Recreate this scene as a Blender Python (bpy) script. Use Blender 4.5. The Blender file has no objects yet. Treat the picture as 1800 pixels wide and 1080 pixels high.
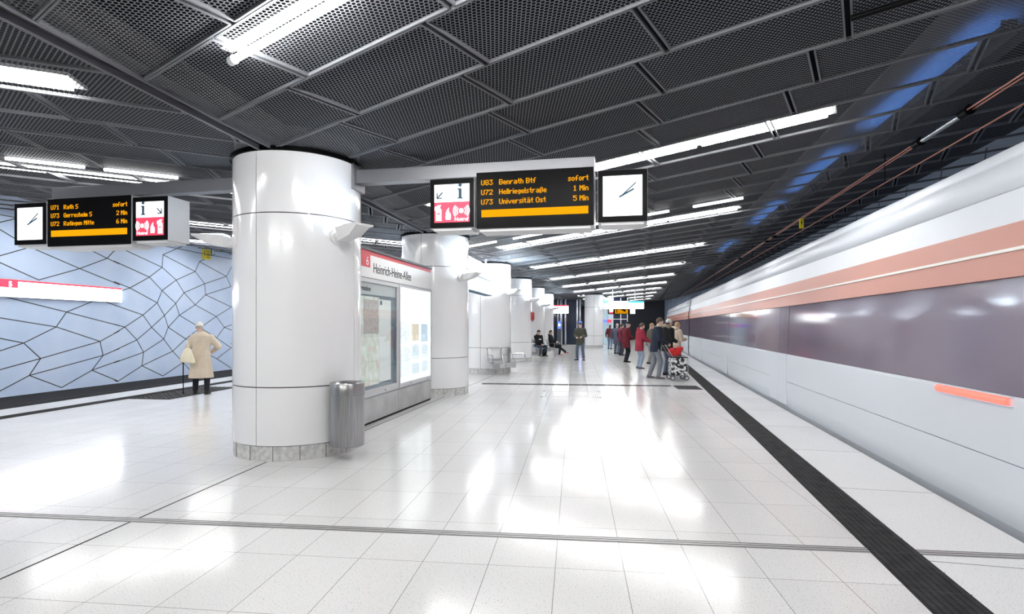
import bpy, bmesh, math, random
from mathutils import Vector, Matrix, Euler

random.seed(4)
scene = bpy.context.scene
COL = scene.collection
R = math.radians
PI = math.pi

# ------------------------------------------------------------------ camera, world, exposure
YAW = math.atan(110 / 970)                       # camera turned a little left of the platform axis
cam_data = bpy.data.cameras.new('camera')
cam_data.sensor_width = 36.0
cam_data.lens = 36.0 * 970 / 1800
cam_data.shift_y = 33 / 1800
cam_data.clip_start = 0.05
cam_data.clip_end = 300
camera = bpy.data.objects.new('camera', cam_data)
camera.location = (0, 0, 1.58)
camera.rotation_euler = (R(90), 0, YAW)
COL.objects.link(camera)
scene.camera = camera

world = bpy.data.worlds.new('world')
scene.world = world
world.use_nodes = True
world.node_tree.nodes['Background'].inputs['Color'].default_value = (0.75, 0.85, 1.0, 1)
world.node_tree.nodes['Background'].inputs['Strength'].default_value = 0.12

TUBE_LIGHT = 150.0
DIFFUSER_LIGHT = 38.0
UPLIGHT = 30.0
SIGN_LIGHT = 4.0
vs = scene.view_settings
vs.view_transform = 'Standard'
vs.look = 'None'
vs.gamma = 1.0
vs.use_curve_mapping = False
vs.exposure = 0.14
scene.cycles.use_denoising = True
scene.cycles.max_bounces = 8
scene.cycles.diffuse_bounces = 4
scene.cycles.glossy_bounces = 4
scene.cycles.transparent_max_bounces = 12
scene.cycles.caustics_reflective = False
scene.cycles.caustics_refractive = False
scene.cycles.sample_clamp_indirect = 6.0

FWD = Vector((-math.sin(YAW), math.cos(YAW), 0))
RGT = Vector((math.cos(YAW), math.sin(YAW), 0))


def spot(px, depth, z=0.0):
    """ground point seen in picture column px at a given depth"""
    v = FWD * depth + RGT * ((px - 900) / 970 * depth)
    return Vector((v.x, v.y, z))


# ------------------------------------------------------------------ materials
MATS = {}


def mat(name, color, rough=0.5, metal=0.0, emit=0.0, emit_color=None, spec=0.5, coat=0.0):
    m = bpy.data.materials.new(name)
    m.use_nodes = True
    b = m.node_tree.nodes['Principled BSDF']
    b.inputs['Base Color'].default_value = (*color, 1)
    b.inputs['Roughness'].default_value = rough
    b.inputs['Metallic'].default_value = metal
    b.inputs['Specular IOR Level'].default_value = spec
    b.inputs['Coat Weight'].default_value = coat
    if emit:
        b.inputs['Emission Color'].default_value = (*(emit_color or color), 1)
        b.inputs['Emission Strength'].default_value = emit
    MATS[name] = m
    return m


def nd(m, kind, **kw):
    n = m.node_tree.nodes.new(kind)
    for k, v in kw.items():
        setattr(n, k, v)
    return n


def ln(m, a, b):
    m.node_tree.links.new(a, b)


def bsdf(m):
    return m.node_tree.nodes['Principled BSDF']


def noise_color(m, c1, c2, scale, detail=3, lo=0.35, hi=0.65, stretch=(1, 1, 1)):
    tc = nd(m, 'ShaderNodeTexCoord')
    mp = nd(m, 'ShaderNodeMapping')
    mp.inputs['Scale'].default_value = stretch
    nz = nd(m, 'ShaderNodeTexNoise')
    nz.inputs['Scale'].default_value = scale
    nz.inputs['Detail'].default_value = detail
    rp = nd(m, 'ShaderNodeValToRGB')
    rp.color_ramp.elements[0].position = lo
    rp.color_ramp.elements[1].position = hi
    rp.color_ramp.elements[0].color = (*c1, 1)
    rp.color_ramp.elements[1].color = (*c2, 1)
    ln(m, tc.outputs['Object'], mp.inputs['Vector'])
    ln(m, mp.outputs['Vector'], nz.inputs['Vector'])
    ln(m, nz.outputs['Fac'], rp.inputs['Fac'])
    ln(m, rp.outputs['Color'], bsdf(m).inputs['Base Color'])
    return rp


def floor_material(name, w, h, x0, y0, joint=0.004):
    """white terrazzo slabs: fine dark specks, thin grey joints, polished"""
    m = mat(name, (0.8, 0.8, 0.8), rough=0.16, spec=0.5)
    b = bsdf(m)
    tc = nd(m, 'ShaderNodeTexCoord')
    mp = nd(m, 'ShaderNodeMapping')
    mp.inputs['Location'].default_value = (-x0, -y0, 0)
    br = nd(m, 'ShaderNodeTexBrick')
    br.offset = 0.0
    br.squash = 1.0
    br.inputs['Scale'].default_value = 1.0
    br.inputs['Brick Width'].default_value = w
    br.inputs['Row Height'].default_value = h
    br.inputs['Mortar Size'].default_value = joint / 2
    br.inputs['Mortar Smooth'].default_value = 0.0
    br.inputs['Color1'].default_value = (0.74, 0.74, 0.74, 1)
    br.inputs['Color2'].default_value = (0.70, 0.70, 0.70, 1)
    br.inputs['Mortar'].default_value = (0.22, 0.22, 0.22, 1)
    ln(m, tc.outputs['Object'], mp.inputs['Vector'])
    ln(m, mp.outputs['Vector'], br.inputs['Vector'])
    nz = nd(m, 'ShaderNodeTexNoise')
    nz.inputs['Scale'].default_value = 95
    nz.inputs['Detail'].default_value = 2
    ln(m, tc.outputs['Object'], nz.inputs['Vector'])
    rp = nd(m, 'ShaderNodeValToRGB')
    rp.color_ramp.elements[0].position = 0.27
    rp.color_ramp.elements[1].position = 0.40
    rp.color_ramp.elements[0].color = (0.45, 0.45, 0.45, 1)
    rp.color_ramp.elements[1].color = (1, 1, 1, 1)
    ln(m, nz.outputs['Fac'], rp.inputs['Fac'])
    mx = nd(m, 'ShaderNodeMix', data_type='RGBA', blend_type='MULTIPLY')
    mx.inputs['Factor'].default_value = 1.0
    ln(m, br.outputs['Color'], mx.inputs['A'])
    ln(m, rp.outputs['Color'], mx.inputs['B'])
    ln(m, mx.outputs['Result'], b.inputs['Base Color'])
    # slightly uneven polish
    n2 = nd(m, 'ShaderNodeTexNoise')
    n2.inputs['Scale'].default_value = 1.3
    n2.inputs['Detail'].default_value = 4
    ln(m, tc.outputs['Object'], n2.inputs['Vector'])
    mr = nd(m, 'ShaderNodeMapRange')
    mr.inputs['To Min'].default_value = 0.10
    mr.inputs['To Max'].default_value = 0.19
    ln(m, n2.outputs['Fac'], mr.inputs['Value'])
    ln(m, mr.outputs['Result'], b.inputs['Roughness'])
    return m


def mesh_metal_material():
    """expanded-metal sheet: honeycomb of strands, the cells are open"""
    m = mat('expanded metal', (0.15, 0.155, 0.17), rough=0.6, metal=0.0, spec=0.12)
    b = bsdf(m)
    tc = nd(m, 'ShaderNodeTexCoord')
    mp = nd(m, 'ShaderNodeMapping')
    mp.inputs['Scale'].default_value = (1 / 0.040, 1 / 0.034, 0)
    ln(m, tc.outputs['Object'], mp.inputs['Vector'])
    off = nd(m, 'ShaderNodeVectorMath', operation='ADD')
    off.inputs[1].default_value = (0.5, 0.866, 0)
    ln(m, mp.outputs['Vector'], off.inputs[0])
    ds = []
    for src in (mp.outputs['Vector'], off.outputs['Vector']):
        wr = nd(m, 'ShaderNodeVectorMath', operation='WRAP')
        wr.inputs[1].default_value = (0.5, 0.8660254, 1)
        wr.inputs[2].default_value = (-0.5, -0.8660254, -1)
        ln(m, src, wr.inputs[0])
        ab = nd(m, 'ShaderNodeVectorMath', operation='ABSOLUTE')
        ln(m, wr.outputs['Vector'], ab.inputs[0])
        dt = nd(m, 'ShaderNodeVectorMath', operation='DOT_PRODUCT')
        dt.inputs[1].default_value = (0.5, 0.8660254, 0)
        ln(m, ab.outputs['Vector'], dt.inputs[0])
        sx = nd(m, 'ShaderNodeSeparateXYZ')
        ln(m, ab.outputs['Vector'], sx.inputs[0])
        mx = nd(m, 'ShaderNodeMath', operation='MAXIMUM')
        ln(m, sx.outputs['X'], mx.inputs[0])
        ln(m, dt.outputs['Value'], mx.inputs[1])
        ds.append(mx)
    mn = nd(m, 'ShaderNodeMath', operation='MINIMUM')
    ln(m, ds[0].outputs[0], mn.inputs[0])
    ln(m, ds[1].outputs[0], mn.inputs[1])
    gt = nd(m, 'ShaderNodeMath', operation='GREATER_THAN')
    gt.inputs[1].default_value = 0.39
    ln(m, mn.outputs[0], gt.inputs[0])
    tr = nd(m, 'ShaderNodeBsdfTransparent')
    ms = nd(m, 'ShaderNodeMixShader')
    out = m.node_tree.nodes['Material Output']
    ln(m, gt.outputs[0], ms.inputs['Fac'])
    ln(m, tr.outputs[0], ms.inputs[1])
    ln(m, b.outputs[0], ms.inputs[2])
    ln(m, ms.outputs[0], out.inputs['Surface'])
    return m


M = MATS
floor_material('terrazzo', 0.4425, 0.75, 0.76 - 0.4425 * 40, 2.855 - 0.75 * 40)
floor_material('edge slab', 3.0, 1.72, -2.0, 1.235 - 1.72 * 20, joint=0.012)
mesh_metal_material()
mat('ceiling rail', (0.115, 0.12, 0.13), rough=0.55, spec=0.3)
mat('ceiling void', (0.008, 0.009, 0.012), rough=0.9, spec=0.0)
mat('spine dark', (0.02, 0.02, 0.022), rough=0.7)
mat('spine rail', (0.10, 0.10, 0.115), rough=0.5, spec=0.3)
mat('tube', (1, 1, 1), emit=TUBE_LIGHT, emit_color=(1.0, 0.99, 0.975))
mat('blue tube', (0.3, 0.5, 1), emit=62, emit_color=(0.12, 0.36, 1.0))
mat('diffuser', (0.9, 0.9, 0.9), emit=DIFFUSER_LIGHT, emit_color=(1.0, 0.99, 0.975))
mat('lamp cap', (0.85, 0.85, 0.85), rough=0.4)
mat('reflector', (0.85, 0.85, 0.85), rough=0.4)
mat('enamel', (0.89, 0.893, 0.90), rough=0.17, coat=0.5)
mat('joint', (0.03, 0.03, 0.03), rough=0.8)
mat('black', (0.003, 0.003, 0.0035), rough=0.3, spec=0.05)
mat('soft black', (0.02, 0.02, 0.022), rough=0.85)
mat('white paint', (0.82, 0.82, 0.82), rough=0.35)
mat('sign case', (0.62, 0.63, 0.65), rough=0.35, metal=0.3)
mat('brushed steel', (0.60, 0.60, 0.60), rough=0.3, metal=1.0)
bs = M['brushed steel']
noise_color(bs, (0.28, 0.28, 0.28), (0.52, 0.52, 0.52), 6, 3, 0.3, 0.7, (40, 40, 0.4))
mat('steel panel', (0.60, 0.60, 0.60), rough=0.42, metal=0.75)
noise_color(M['steel panel'], (0.52, 0.52, 0.52), (0.66, 0.66, 0.66), 2.2, 4)
mat('beam steel', (0.24, 0.24, 0.26), rough=0.36, metal=0.9)
mat('chrome', (0.72, 0.73, 0.75), rough=0.12, metal=1.0)
mat('dark metal', (0.08, 0.085, 0.095), rough=0.4, metal=0.6)
mat('wall panel', (0.58, 0.68, 0.84), rough=0.4)
noise_color(M['wall panel'], (0.49, 0.61, 0.82), (0.56, 0.67, 0.86), 1.1, 5)
mat('plinth stone', (0.42, 0.42, 0.41), rough=0.5)
noise_color(M['plinth stone'], (0.48, 0.48, 0.47), (0.68, 0.68, 0.67), 18, 5)
mat('ballast', (0.06, 0.06, 0.062), rough=0.95)
noise_color(M['ballast'], (0.025, 0.025, 0.027), (0.11, 0.11, 0.11), 22, 4)
mat('concrete dark', (0.045, 0.05, 0.06), rough=0.9)
mat('tactile', (0.028, 0.028, 0.03), rough=0.75, spec=0.12)
noise_color(M['tactile'], (0.022, 0.022, 0.024), (0.04, 0.04, 0.042), 9, 4)
mat('tactile stud', (0.085, 0.085, 0.09), rough=0.6, spec=0.2)
mat('drain metal', (0.42, 0.42, 0.42), rough=0.4, metal=0.4)
mat('sign white', (1, 1, 1), emit=SIGN_LIGHT, emit_color=(0.97, 0.99, 1.0))
mat('sign white strong', (1, 1, 1), emit=9.0, emit_color=(0.95, 0.98, 1.0))
mat('sign red lit', (0.8, 0.05, 0.1), emit=0.75, emit_color=(0.85, 0.035, 0.09))
mat('sign cyan lit', (0.1, 0.6, 0.8), emit=1.0, emit_color=(0.06, 0.62, 0.85))
mat('sign blue lit', (0.05, 0.15, 0.7), emit=1.5, emit_color=(0.08, 0.16, 0.95))
mat('sign red', (0.55, 0.02, 0.045), rough=0.35)
mat('sign face', (0.80, 0.80, 0.80), rough=0.3)
mat('ink', (0.02, 0.022, 0.026), rough=0.6)
mat('ink blue', (0.02, 0.08, 0.13), rough=0.6)
mat('led amber', (0.02, 0.01, 0.0), emit=1.0, emit_color=(1.0, 0.41, 0.005), spec=0.0)
mat('panel white', (0.3, 0.3, 0.3), emit=1.25, emit_color=(0.98, 0.99, 1.0))
mat('lamp red', (0.3, 0.02, 0.02), emit=3.0, emit_color=(1.0, 0.085, 0.06))
mat('red metal', (0.38, 0.02, 0.02), rough=0.35)
mat('yellow sign', (0.75, 0.62, 0.02), rough=0.5)
mat('copper', (0.55, 0.23, 0.16), rough=0.35, metal=0.8)
mat('train white', (0.70, 0.74, 0.80), rough=0.36)
mat('train glass', (0.20, 0.165, 0.215), rough=0.09, spec=0.8)
mat('train orange', (0.50, 0.215, 0.165), rough=0.36)
mat('train light trail', (0.86, 0.84, 0.80), rough=0.3)
mat('train seam', (0.25, 0.27, 0.32), rough=0.4)
mat('train under', (0.03, 0.03, 0.035), rough=0.6)


def glass_material():
    m = mat('clear glass', (1, 1, 1), rough=0.02)
    g = nd(m, 'ShaderNodeBsdfGlossy')
    g.inputs['Roughness'].default_value = 0.02
    t = nd(m, 'ShaderNodeBsdfTransparent')
    t.inputs['Color'].default_value = (0.97, 0.99, 0.985, 1)
    f = nd(m, 'ShaderNodeFresnel')
    geo = nd(m, 'ShaderNodeNewGeometry')
    ior = nd(m, 'ShaderNodeMapRange')
    ior.inputs['To Min'].default_value = 1.45
    ior.inputs['To Max'].default_value = 1 / 1.45
    ln(m, geo.outputs['Backfacing'], ior.inputs['Value'])
    ln(m, ior.outputs['Result'], f.inputs['IOR'])
    mx = nd(m, 'ShaderNodeMixShader')
    ln(m, f.outputs[0], mx.inputs['Fac'])
    ln(m, t.outputs[0], mx.inputs[1])
    ln(m, g.outputs[0], mx.inputs[2])
    ln(m, mx.outputs[0], m.node_tree.nodes['Material Output'].inputs['Surface'])


glass_material()


# ------------------------------------------------------------------ mesh helpers
class MB:
    def __init__(self):
        self.bm = bmesh.new()
        self.mi = 0

    def _mark(self, verts):
        fs = set()
        for v in verts:
            for f in v.link_faces:
                fs.add(f)
        for f in fs:
            f.material_index = self.mi
        return verts

    def box(self, lo, hi, mx=None):
        x0, y0, z0 = lo
        x1, y1, z1 = hi
        co = [(x0, y0, z0), (x1, y0, z0), (x1, y1, z0), (x0, y1, z0), (x0, y0, z1), (x1, y0, z1), (x1, y1, z1), (x0, y1, z1)]
        vs_ = [self.bm.verts.new(mx @ Vector(c) if mx else Vector(c)) for c in co]
        for q in ((0, 3, 2, 1), (4, 5, 6, 7), (0, 1, 5, 4), (1, 2, 6, 5), (2, 3, 7, 6), (3, 0, 4, 7)):
            f = self.bm.faces.new([vs_[i] for i in q])
            f.material_index = self.mi
        return vs_

    def cbox(self, c, s, mx=None):
        return self.box((c[0] - s[0] / 2, c[1] - s[1] / 2, c[2] - s[2] / 2), (c[0] + s[0] / 2, c[1] + s[1] / 2, c[2] + s[2] / 2), mx)

    def bar(self, p0, p1, w, h):
        """rectangular bar from p0 to p1"""
        p0, p1 = Vector(p0), Vector(p1)
        d = p1 - p0
        q = d.to_track_quat('Y', 'Z').to_matrix().to_4x4()
        q.translation = p0
        return self.box((-w / 2, 0, -h / 2), (w / 2, d.length, h / 2), q)

    def poly(self, pts, thick=None, normal=None):
        """flat polygon, optionally extruded along normal"""
        a = [self.bm.verts.new(Vector(p)) for p in pts]
        f = self.bm.faces.new(a)
        f.material_index = self.mi
        if thick:
            n = Vector(normal)
            b = [self.bm.verts.new(Vector(p) + n * thick) for p in pts]
            g = self.bm.faces.new(list(reversed(b)))
            g.material_index = self.mi
            for i in range(len(a)):
                j = (i + 1) % len(a)
                k = self.bm.faces.new((a[i], b[i], b[j], a[j]))
                k.material_index = self.mi

    def loft(self, rings, close=True, caps=True):
        rv = [[self.bm.verts.new(Vector(p)) for p in r] for r in rings]
        n = len(rv[0])
        for a, b in zip(rv[:-1], rv[1:]):
            for i in range(n if close else n - 1):
                j = (i + 1) % n
                f = self.bm.faces.new((a[i], a[j], b[j], b[i]))
                f.material_index = self.mi
        if caps and close:
            for r, s in ((rv[0], True), (rv[-1], False)):
                f = self.bm.faces.new(list(reversed(r)) if s else r)
                f.material_index = self.mi
        return rv

    def lathe(self, prof, n=48, c=(0, 0), caps=False, a0=0.0):
        rings = [[(c[0] + r * math.cos(a0 + 2 * PI * i / n), c[1] + r * math.sin(a0 + 2 * PI * i / n), z) for i in range(n)] for r, z in prof]
        return self.loft(rings, True, caps)

    def tube(self, pts, r, n=8, caps=True):
        pts = [Vector(p) for p in pts]
        rings = []
        up = Vector((0, 0, 1))
        for i, p in enumerate(pts):
            d = (pts[min(i + 1, len(pts) - 1)] - pts[max(i - 1, 0)]).normalized()
            u = up if abs(d.z) < 0.95 else Vector((1, 0, 0))
            x = d.cross(u).normalized()
            y = x.cross(d).normalized()
            rr = r[i] if isinstance(r, (list, tuple)) else r
            rings.append([p + x * (rr * math.cos(2 * PI * k / n)) + y * (rr * math.sin(2 * PI * k / n)) for k in range(n)])
        return self.loft(rings, True, caps)

    def ball(self, c, r, rot=None, seg=14, rings=9):
        s = r if isinstance(r, (list, tuple, Vector)) else (r, r, r)
        mx = Matrix.Translation(Vector(c)) @ (rot.to_4x4() if rot else Matrix()) @ Matrix.Diagonal((*s, 1))
        d = bmesh.ops.create_uvsphere(self.bm, u_segments=seg, v_segments=rings, radius=1, matrix=mx)
        self._mark(d['verts'])

    def build(self, name, mats, parent=None, smooth=False, bevel=0.0, normals=True):
        if normals:
            bmesh.ops.recalc_face_normals(self.bm, faces=self.bm.faces[:])
        me = bpy.data.meshes.new(name)
        self.bm.to_mesh(me)
        self.bm.free()
        if not isinstance(mats, (list, tuple)):
            mats = [mats]
        for m in mats:
            me.materials.append(M[m] if isinstance(m, str) else m)
        o = bpy.data.objects.new(name, me)
        COL.objects.link(o)
        if parent:
            o.parent = parent
        if smooth:
            me.polygons.foreach_set('use_smooth', [True] * len(me.polygons))
            me.set_sharp_from_angle(angle=R(40))
        if bevel:
            b = o.modifiers.new('bevel', 'BEVEL')
            b.width = bevel
            b.segments = 2
            b.limit_method = 'ANGLE'
        return o


def structure(o):
    o['kind'] = 'structure'
    return o


def tag(o, label, cat, group=None):
    o['label'] = label
    o['category'] = cat
    if group:
        o['group'] = group
    return o


def thing(name, label, cat, loc=(0, 0, 0), rz=0.0, group=None):
    o = bpy.data.objects.new(name, None)
    o.empty_display_size = 0.2
    o.location = loc
    o.rotation_euler = (0, 0, rz)
    COL.objects.link(o)
    return tag(o, label, cat, group)


def copy_thing(o, loc=None, rz=None, label=None, name=None):
    c = o.copy()
    COL.objects.link(c)
    for ch in o.children:
        k = ch.copy()
        COL.objects.link(k)
        k.parent = c
        for g in ch.children:
            d = g.copy()
            COL.objects.link(d)
            d.parent = k
    if loc is not None:
        c.location = loc
    if rz is not None:
        c.rotation_euler = (0, 0, rz)
    if label:
        c['label'] = label
    return c


def lettering(text, size, mt, parent, mx, name='lettering', align='LEFT', bold=0.0, width=1.0):
    """raised letters in the local XZ plane of mx (x to the right, z up)"""
    cu = bpy.data.curves.new('txt', 'FONT')
    cu.body = text
    cu.size = size
    cu.align_x = align
    cu.extrude = 0.0015
    cu.offset = bold
    tmp = bpy.data.objects.new('txt', cu)
    COL.objects.link(tmp)
    dg = bpy.context.evaluated_depsgraph_get()
    me = bpy.data.meshes.new_from_object(tmp.evaluated_get(dg))
    bpy.data.objects.remove(tmp)
    bpy.data.curves.remove(cu)
    me.transform(mx @ Matrix.Rotation(R(90), 4, 'X') @ Matrix.Diagonal((width, 1, 1, 1)))
    me.materials.clear()
    me.materials.append(M[mt])
    me.name = name
    o = bpy.data.objects.new(name, me)
    COL.objects.link(o)
    o.parent = parent
    return o


def T(x, y, z):
    return Matrix.Translation((x, y, z))


# ------------------------------------------------------------------ the setting: floor and platform edges
EDGE_H = R(6.1)                      # heading of the train-side platform edge
def edge_x(y):                       # train-side platform edge
    return 3.24 + math.tan(EDGE_H) * (y - 4.39)


def left_edge_x(y):                  # wall-side platform edge
    return -10.72 + 0.0087 * (y - 9.2)


def strip_l(y):                      # tactile strip beside the train edge
    return 1.95 + 0.1158 * (y - 3.26)


Y0, Y1 = -12.0, 62.0
b = MB()
b.poly([(left_edge_x(Y0), Y0, 0), (strip_l(Y0) + 0.16, Y0, 0), (strip_l(Y1) + 0.16, Y1, 0), (left_edge_x(Y1), Y1, 0)], 0.3, (0, 0, -1))
structure(b.build('floor', 'terrazzo'))

edge_frame = Matrix.Translation((3.24, 4.39, 0)) @ Matrix.Rotation(-EDGE_H, 4, 'Z')
b = MB()
inv = edge_frame.inverted()
pts = [(strip_l(Y0) + 0.16, Y0, 0), (edge_x(Y0), Y0, 0), (edge_x(Y1), Y1, 0), (strip_l(Y1) + 0.16, Y1, 0)]
b.poly([inv @ Vector(p) for p in pts], 0.3, (0, 0, -1))
o = structure(b.build('floor', 'edge slab'))
o.matrix_world = edge_frame

# track beds and platform sides
b = MB()
b.poly([(edge_x(Y0) - 0.25, Y0, -1.0), (edge_x(Y0) + 6, Y0, -1.0), (edge_x(Y1) + 6, Y1, -1.0), (edge_x(Y1) - 0.25, Y1, -1.0)])
b.poly([(-14.4, Y0, -1.0), (left_edge_x(Y0) + 0.25, Y0, -1.0), (left_edge_x(Y1) + 0.25, Y1, -1.0), (-12.4, Y1, -1.0)])
structure(b.build('floor', 'ballast'))
b = MB()
b.poly([(edge_x(Y0) - 0.15, Y0, -1.0), (edge_x(Y1) - 0.15, Y1, -1.0), (edge_x(Y1) - 0.15, Y1, -0.28), (edge_x(Y0) - 0.15, Y0, -0.28)])
b.poly([(left_edge_x(Y0) + 0.15, Y0, -1.0), (left_edge_x(Y1) + 0.15, Y1, -1.0), (left_edge_x(Y1) + 0.15, Y1, -0.28), (left_edge_x(Y0) + 0.15, Y0, -0.28)])
structure(b.build('trim_1', 'concrete dark'))


# rails of the wall-side track
for k, xo in enumerate((-0.75, -2.2)):
    b = MB()
    b.bar((left_edge_x(Y0) + xo, Y0, -0.9), (left_edge_x(Y1) + xo, Y1, -0.9), 0.08, 0.16)
    tag(b.build('rail', 'dark metal'), ['steel rail of the wall-side track, nearer the platform', 'steel rail of the wall-side track, nearer the blue wall'][k], 'rail')


# ------------------------------------------------------------------ left wall: light blue faceted panels with dark joints
WALL_O = Vector((-13.63, 11.72, 0))
wall_mx = Matrix.Translation(WALL_O) @ Matrix.Rotation(-R(1.3), 4, 'Z')      # local y runs along the wall, x points to the platform
JOINTS = "-0.01,3.25 0.71,3.56;0.71,3.56 2.08,3.16 3.39,2.81;0.93,2.75 2.08,3.16 2.96,3.55 3.33,3.94;-0.01,3.09 0.93,2.75;2.13,3.8 2.96,3.55 3.39,3.43;-0.01,2.3 1.69,1.95 3.39,1.58;1.69,1.95 2.55,2.3;1.69,1.95 1.4,1.55 0.55,1.15 -0.01,0.98;-0.01,1.77 1.4,1.55 2.72,1.13 3.39,1.43;-0.01,1.28 0.55,1.15 0.98,0.74 -0.01,0.53;0.98,0.74 2.72,1.13 2.82,0.72 0.69,0.33 0.98,0.74;0.69,0.33 -0.01,0.02;0.69,0.33 1.55,-0.07 2.46,0.32 2.82,0.72;2.82,0.72 3.39,0.9;2.46,0.32 3.39,0.54;2.46,0.32 3.33,-0.07;2.81,2.3 3.39,2.15;3.19,3.5 4.53,3.14 5.06,3.51 5.1,3.93 5.95,4.32;3.19,3.78 3.33,3.94 3.64,4.07;3.33,3.94 5.06,3.51 5.69,3.14;4.53,3.14 3.77,2.74 3.47,2.64;3.19,2.89 3.77,2.74 4.85,2.33 5.06,2.74 4.53,3.14;5.06,2.74 5.69,3.14 6.61,3.52 5.1,3.93;5.06,2.74 5.67,2.34 6.06,2.73 5.69,3.14;6.06,2.73 7.1,3.12 6.61,3.52;6.61,3.52 6.83,3.9 7.67,4.28;6.83,3.9 8.33,3.5 8.67,3.92;7.1,3.12 8.33,3.5 8.6,3.12 7.15,2.72 7.1,3.12;6.06,2.73 6.61,2.33 7.15,2.72;6.61,2.33 5.84,1.94 5.67,2.34;5.67,2.34 5.16,1.92 4.85,2.33;4.85,2.33 4.27,1.92 3.19,2.2;4.27,1.92 3.58,1.54 3.19,1.35;3.19,1.63 3.58,1.54 4.03,1.14 3.19,0.84;4.27,1.92 4.62,1.53 5.16,1.92;4.62,1.53 4.03,1.14;5.16,1.92 5.33,1.53 5.84,1.94;5.33,1.53 5.13,1.14 4.62,1.53;5.13,1.14 4.29,0.74 4.03,1.14;4.29,0.74 3.19,0.48;4.29,0.74 4.23,0.32 3.31,-0.09;4.23,0.32 5.1,-0.08 5.88,0.25 6.49,0.52;5.13,1.14 5.53,0.72 4.23,0.32;5.53,0.72 6.14,1.12 5.33,1.53;5.53,0.72 5.95,0.36 6.49,-0.1;6.14,1.12 6.98,1.56;5.84,1.94 6.49,1.67 7.76,1.12;6.98,1.56 7.74,1.93 6.61,2.33;7.74,1.93 8.67,2.33;7.15,2.72 8.6,2.33;7.74,1.93 8.21,1.52 8.67,1.62;8.21,1.52 7.76,1.12;7.76,1.12 8.62,0.71 7.77,0.33;8.62,0.71 9.19,0.88;7.77,0.33 8.62,-0.09;8.21,1.52 8.67,1.4;3.19,-0.02 3.31,-0.09;6.14,1.12 6.81,0.73 7.77,0.33;6.49,0.52 6.81,0.73;-0.01,4.05 0.29,4.18 0.62,4.34;-0.01,3.88 0.31,3.73 0.68,3.56;0.62,4.34 1.19,4.24;1.19,4.24 1.65,4.53;1.19,4.24 1.74,4.01 2.15,3.78"
b = MB()
b.box((-0.12, -24, -0.14), (0, 50, 4.75))
b.mi = 1
segs = []
for pl in JOINTS.split(';'):
    p = [tuple(map(float, q.split(','))) for q in pl.split()]
    segs += list(zip(p[:-1], p[1:]))
W = 8.9
for rep in range(-3, 6):
    for (u0, z0), (u1, z1) in segs:
        f = (lambda u: u + W * rep) if rep % 2 == 0 else (lambda u: W * (rep + 1) - u)
        a, c = Vector((0.001, f(u0), z0)), Vector((0.001, f(u1), z1))
        if (a - c).length < 1e-3:
            continue
        b.bar(a, c, 0.006, 0.022)
structure(b.build('wall_left', ['wall panel', 'joint'])).matrix_world = wall_mx
b = MB()
b.box((-0.14, -24, -1.0), (-0.02, 50, -0.14))
b.box((-0.02, -24, -0.42), (0.12, 50, -0.34))
structure(b.build('baseboard_left', 'concrete dark')).matrix_world = wall_mx

# right wall beyond the train: curved, faceted panels show as a band over the far train roof
RW = [(5.2, -12), (5.9, -4), (6.7, 4.4), (9.5, 30.4), (10.3, 41), (10.5, 50), (10.3, 57), (9.6, 64), (8.4, 72)]
b = MB()
nx = Vector((0.2, 0, 0))
for (xa, ya), (xb, yb) in zip(RW[:-1], RW[1:]):
    b.box((0, 0, -1.0), (0.15, math.hypot(xb - xa, yb - ya), 4.85), Matrix.Translation((xa, ya, 0)) @ Matrix.Rotation(math.atan2(xa - xb, yb - ya), 4, 'Z'))
b.mi = 1
for (xa, ya), (xb, yb) in zip(RW[:-1], RW[1:]):
    L = math.hypot(xb - xa, yb - ya)
    mxr = Matrix.Translation((xa, ya, 0)) @ Matrix.Rotation(math.atan2(xa - xb, yb - ya), 4, 'Z')
    for i in range(int(L / 1.5)):
        y = i * 1.5 + 0.2
        b.bar(mxr @ Vector((-0.001, y, 2.0)), mxr @ Vector((-0.001, y + 0.7, 3.4)), 0.006, 0.035)
        b.bar(mxr @ Vector((-0.001, y + 0.7, 3.4)), mxr @ Vector((-0.001, y + 0.3, 4.8)), 0.006, 0.035)
structure(b.build('wall_right', ['wall panel', 'joint']))

# end walls
b = MB()
b.box((-16, 62, -1), (14, 62.3, 6))
structure(b.build('wall_back', 'concrete dark'))
b = MB()
b.box((-16, -12.3, -1), (8, -12, 6))
structure(b.build('wall_front', 'white paint'))

# ------------------------------------------------------------------ ceiling: two tilted herringbone halves of expanded metal panels
SP = R(3.1)
SP_O = Vector((-3.53, 6.76, 0))
SP_D = Vector((math.sin(SP), math.cos(SP), 0))
SP_N = Vector((SP_D.y, -SP_D.x, 0))
Z_SPINE, RISE = 3.66, 0.07


def ceil_z(p, lift=0.0):
    return Z_SPINE + RISE * abs((Vector((p[0], p[1], 0)) - SP_O).dot(SP_N)) + lift


def clip_poly(poly, fn):
    out = []
    for i in range(len(poly)):
        a, c = poly[i], poly[(i + 1) % len(poly)]
        fa, fc = fn(a), fn(c)
        if fa >= 0:
            out.append(a)
        if (fa >= 0) != (fc >= 0):
            t = fa / (fa - fc)
            out.append((a[0] + (c[0] - a[0]) * t, a[1] + (c[1] - a[1]) * t))
    return out


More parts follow.
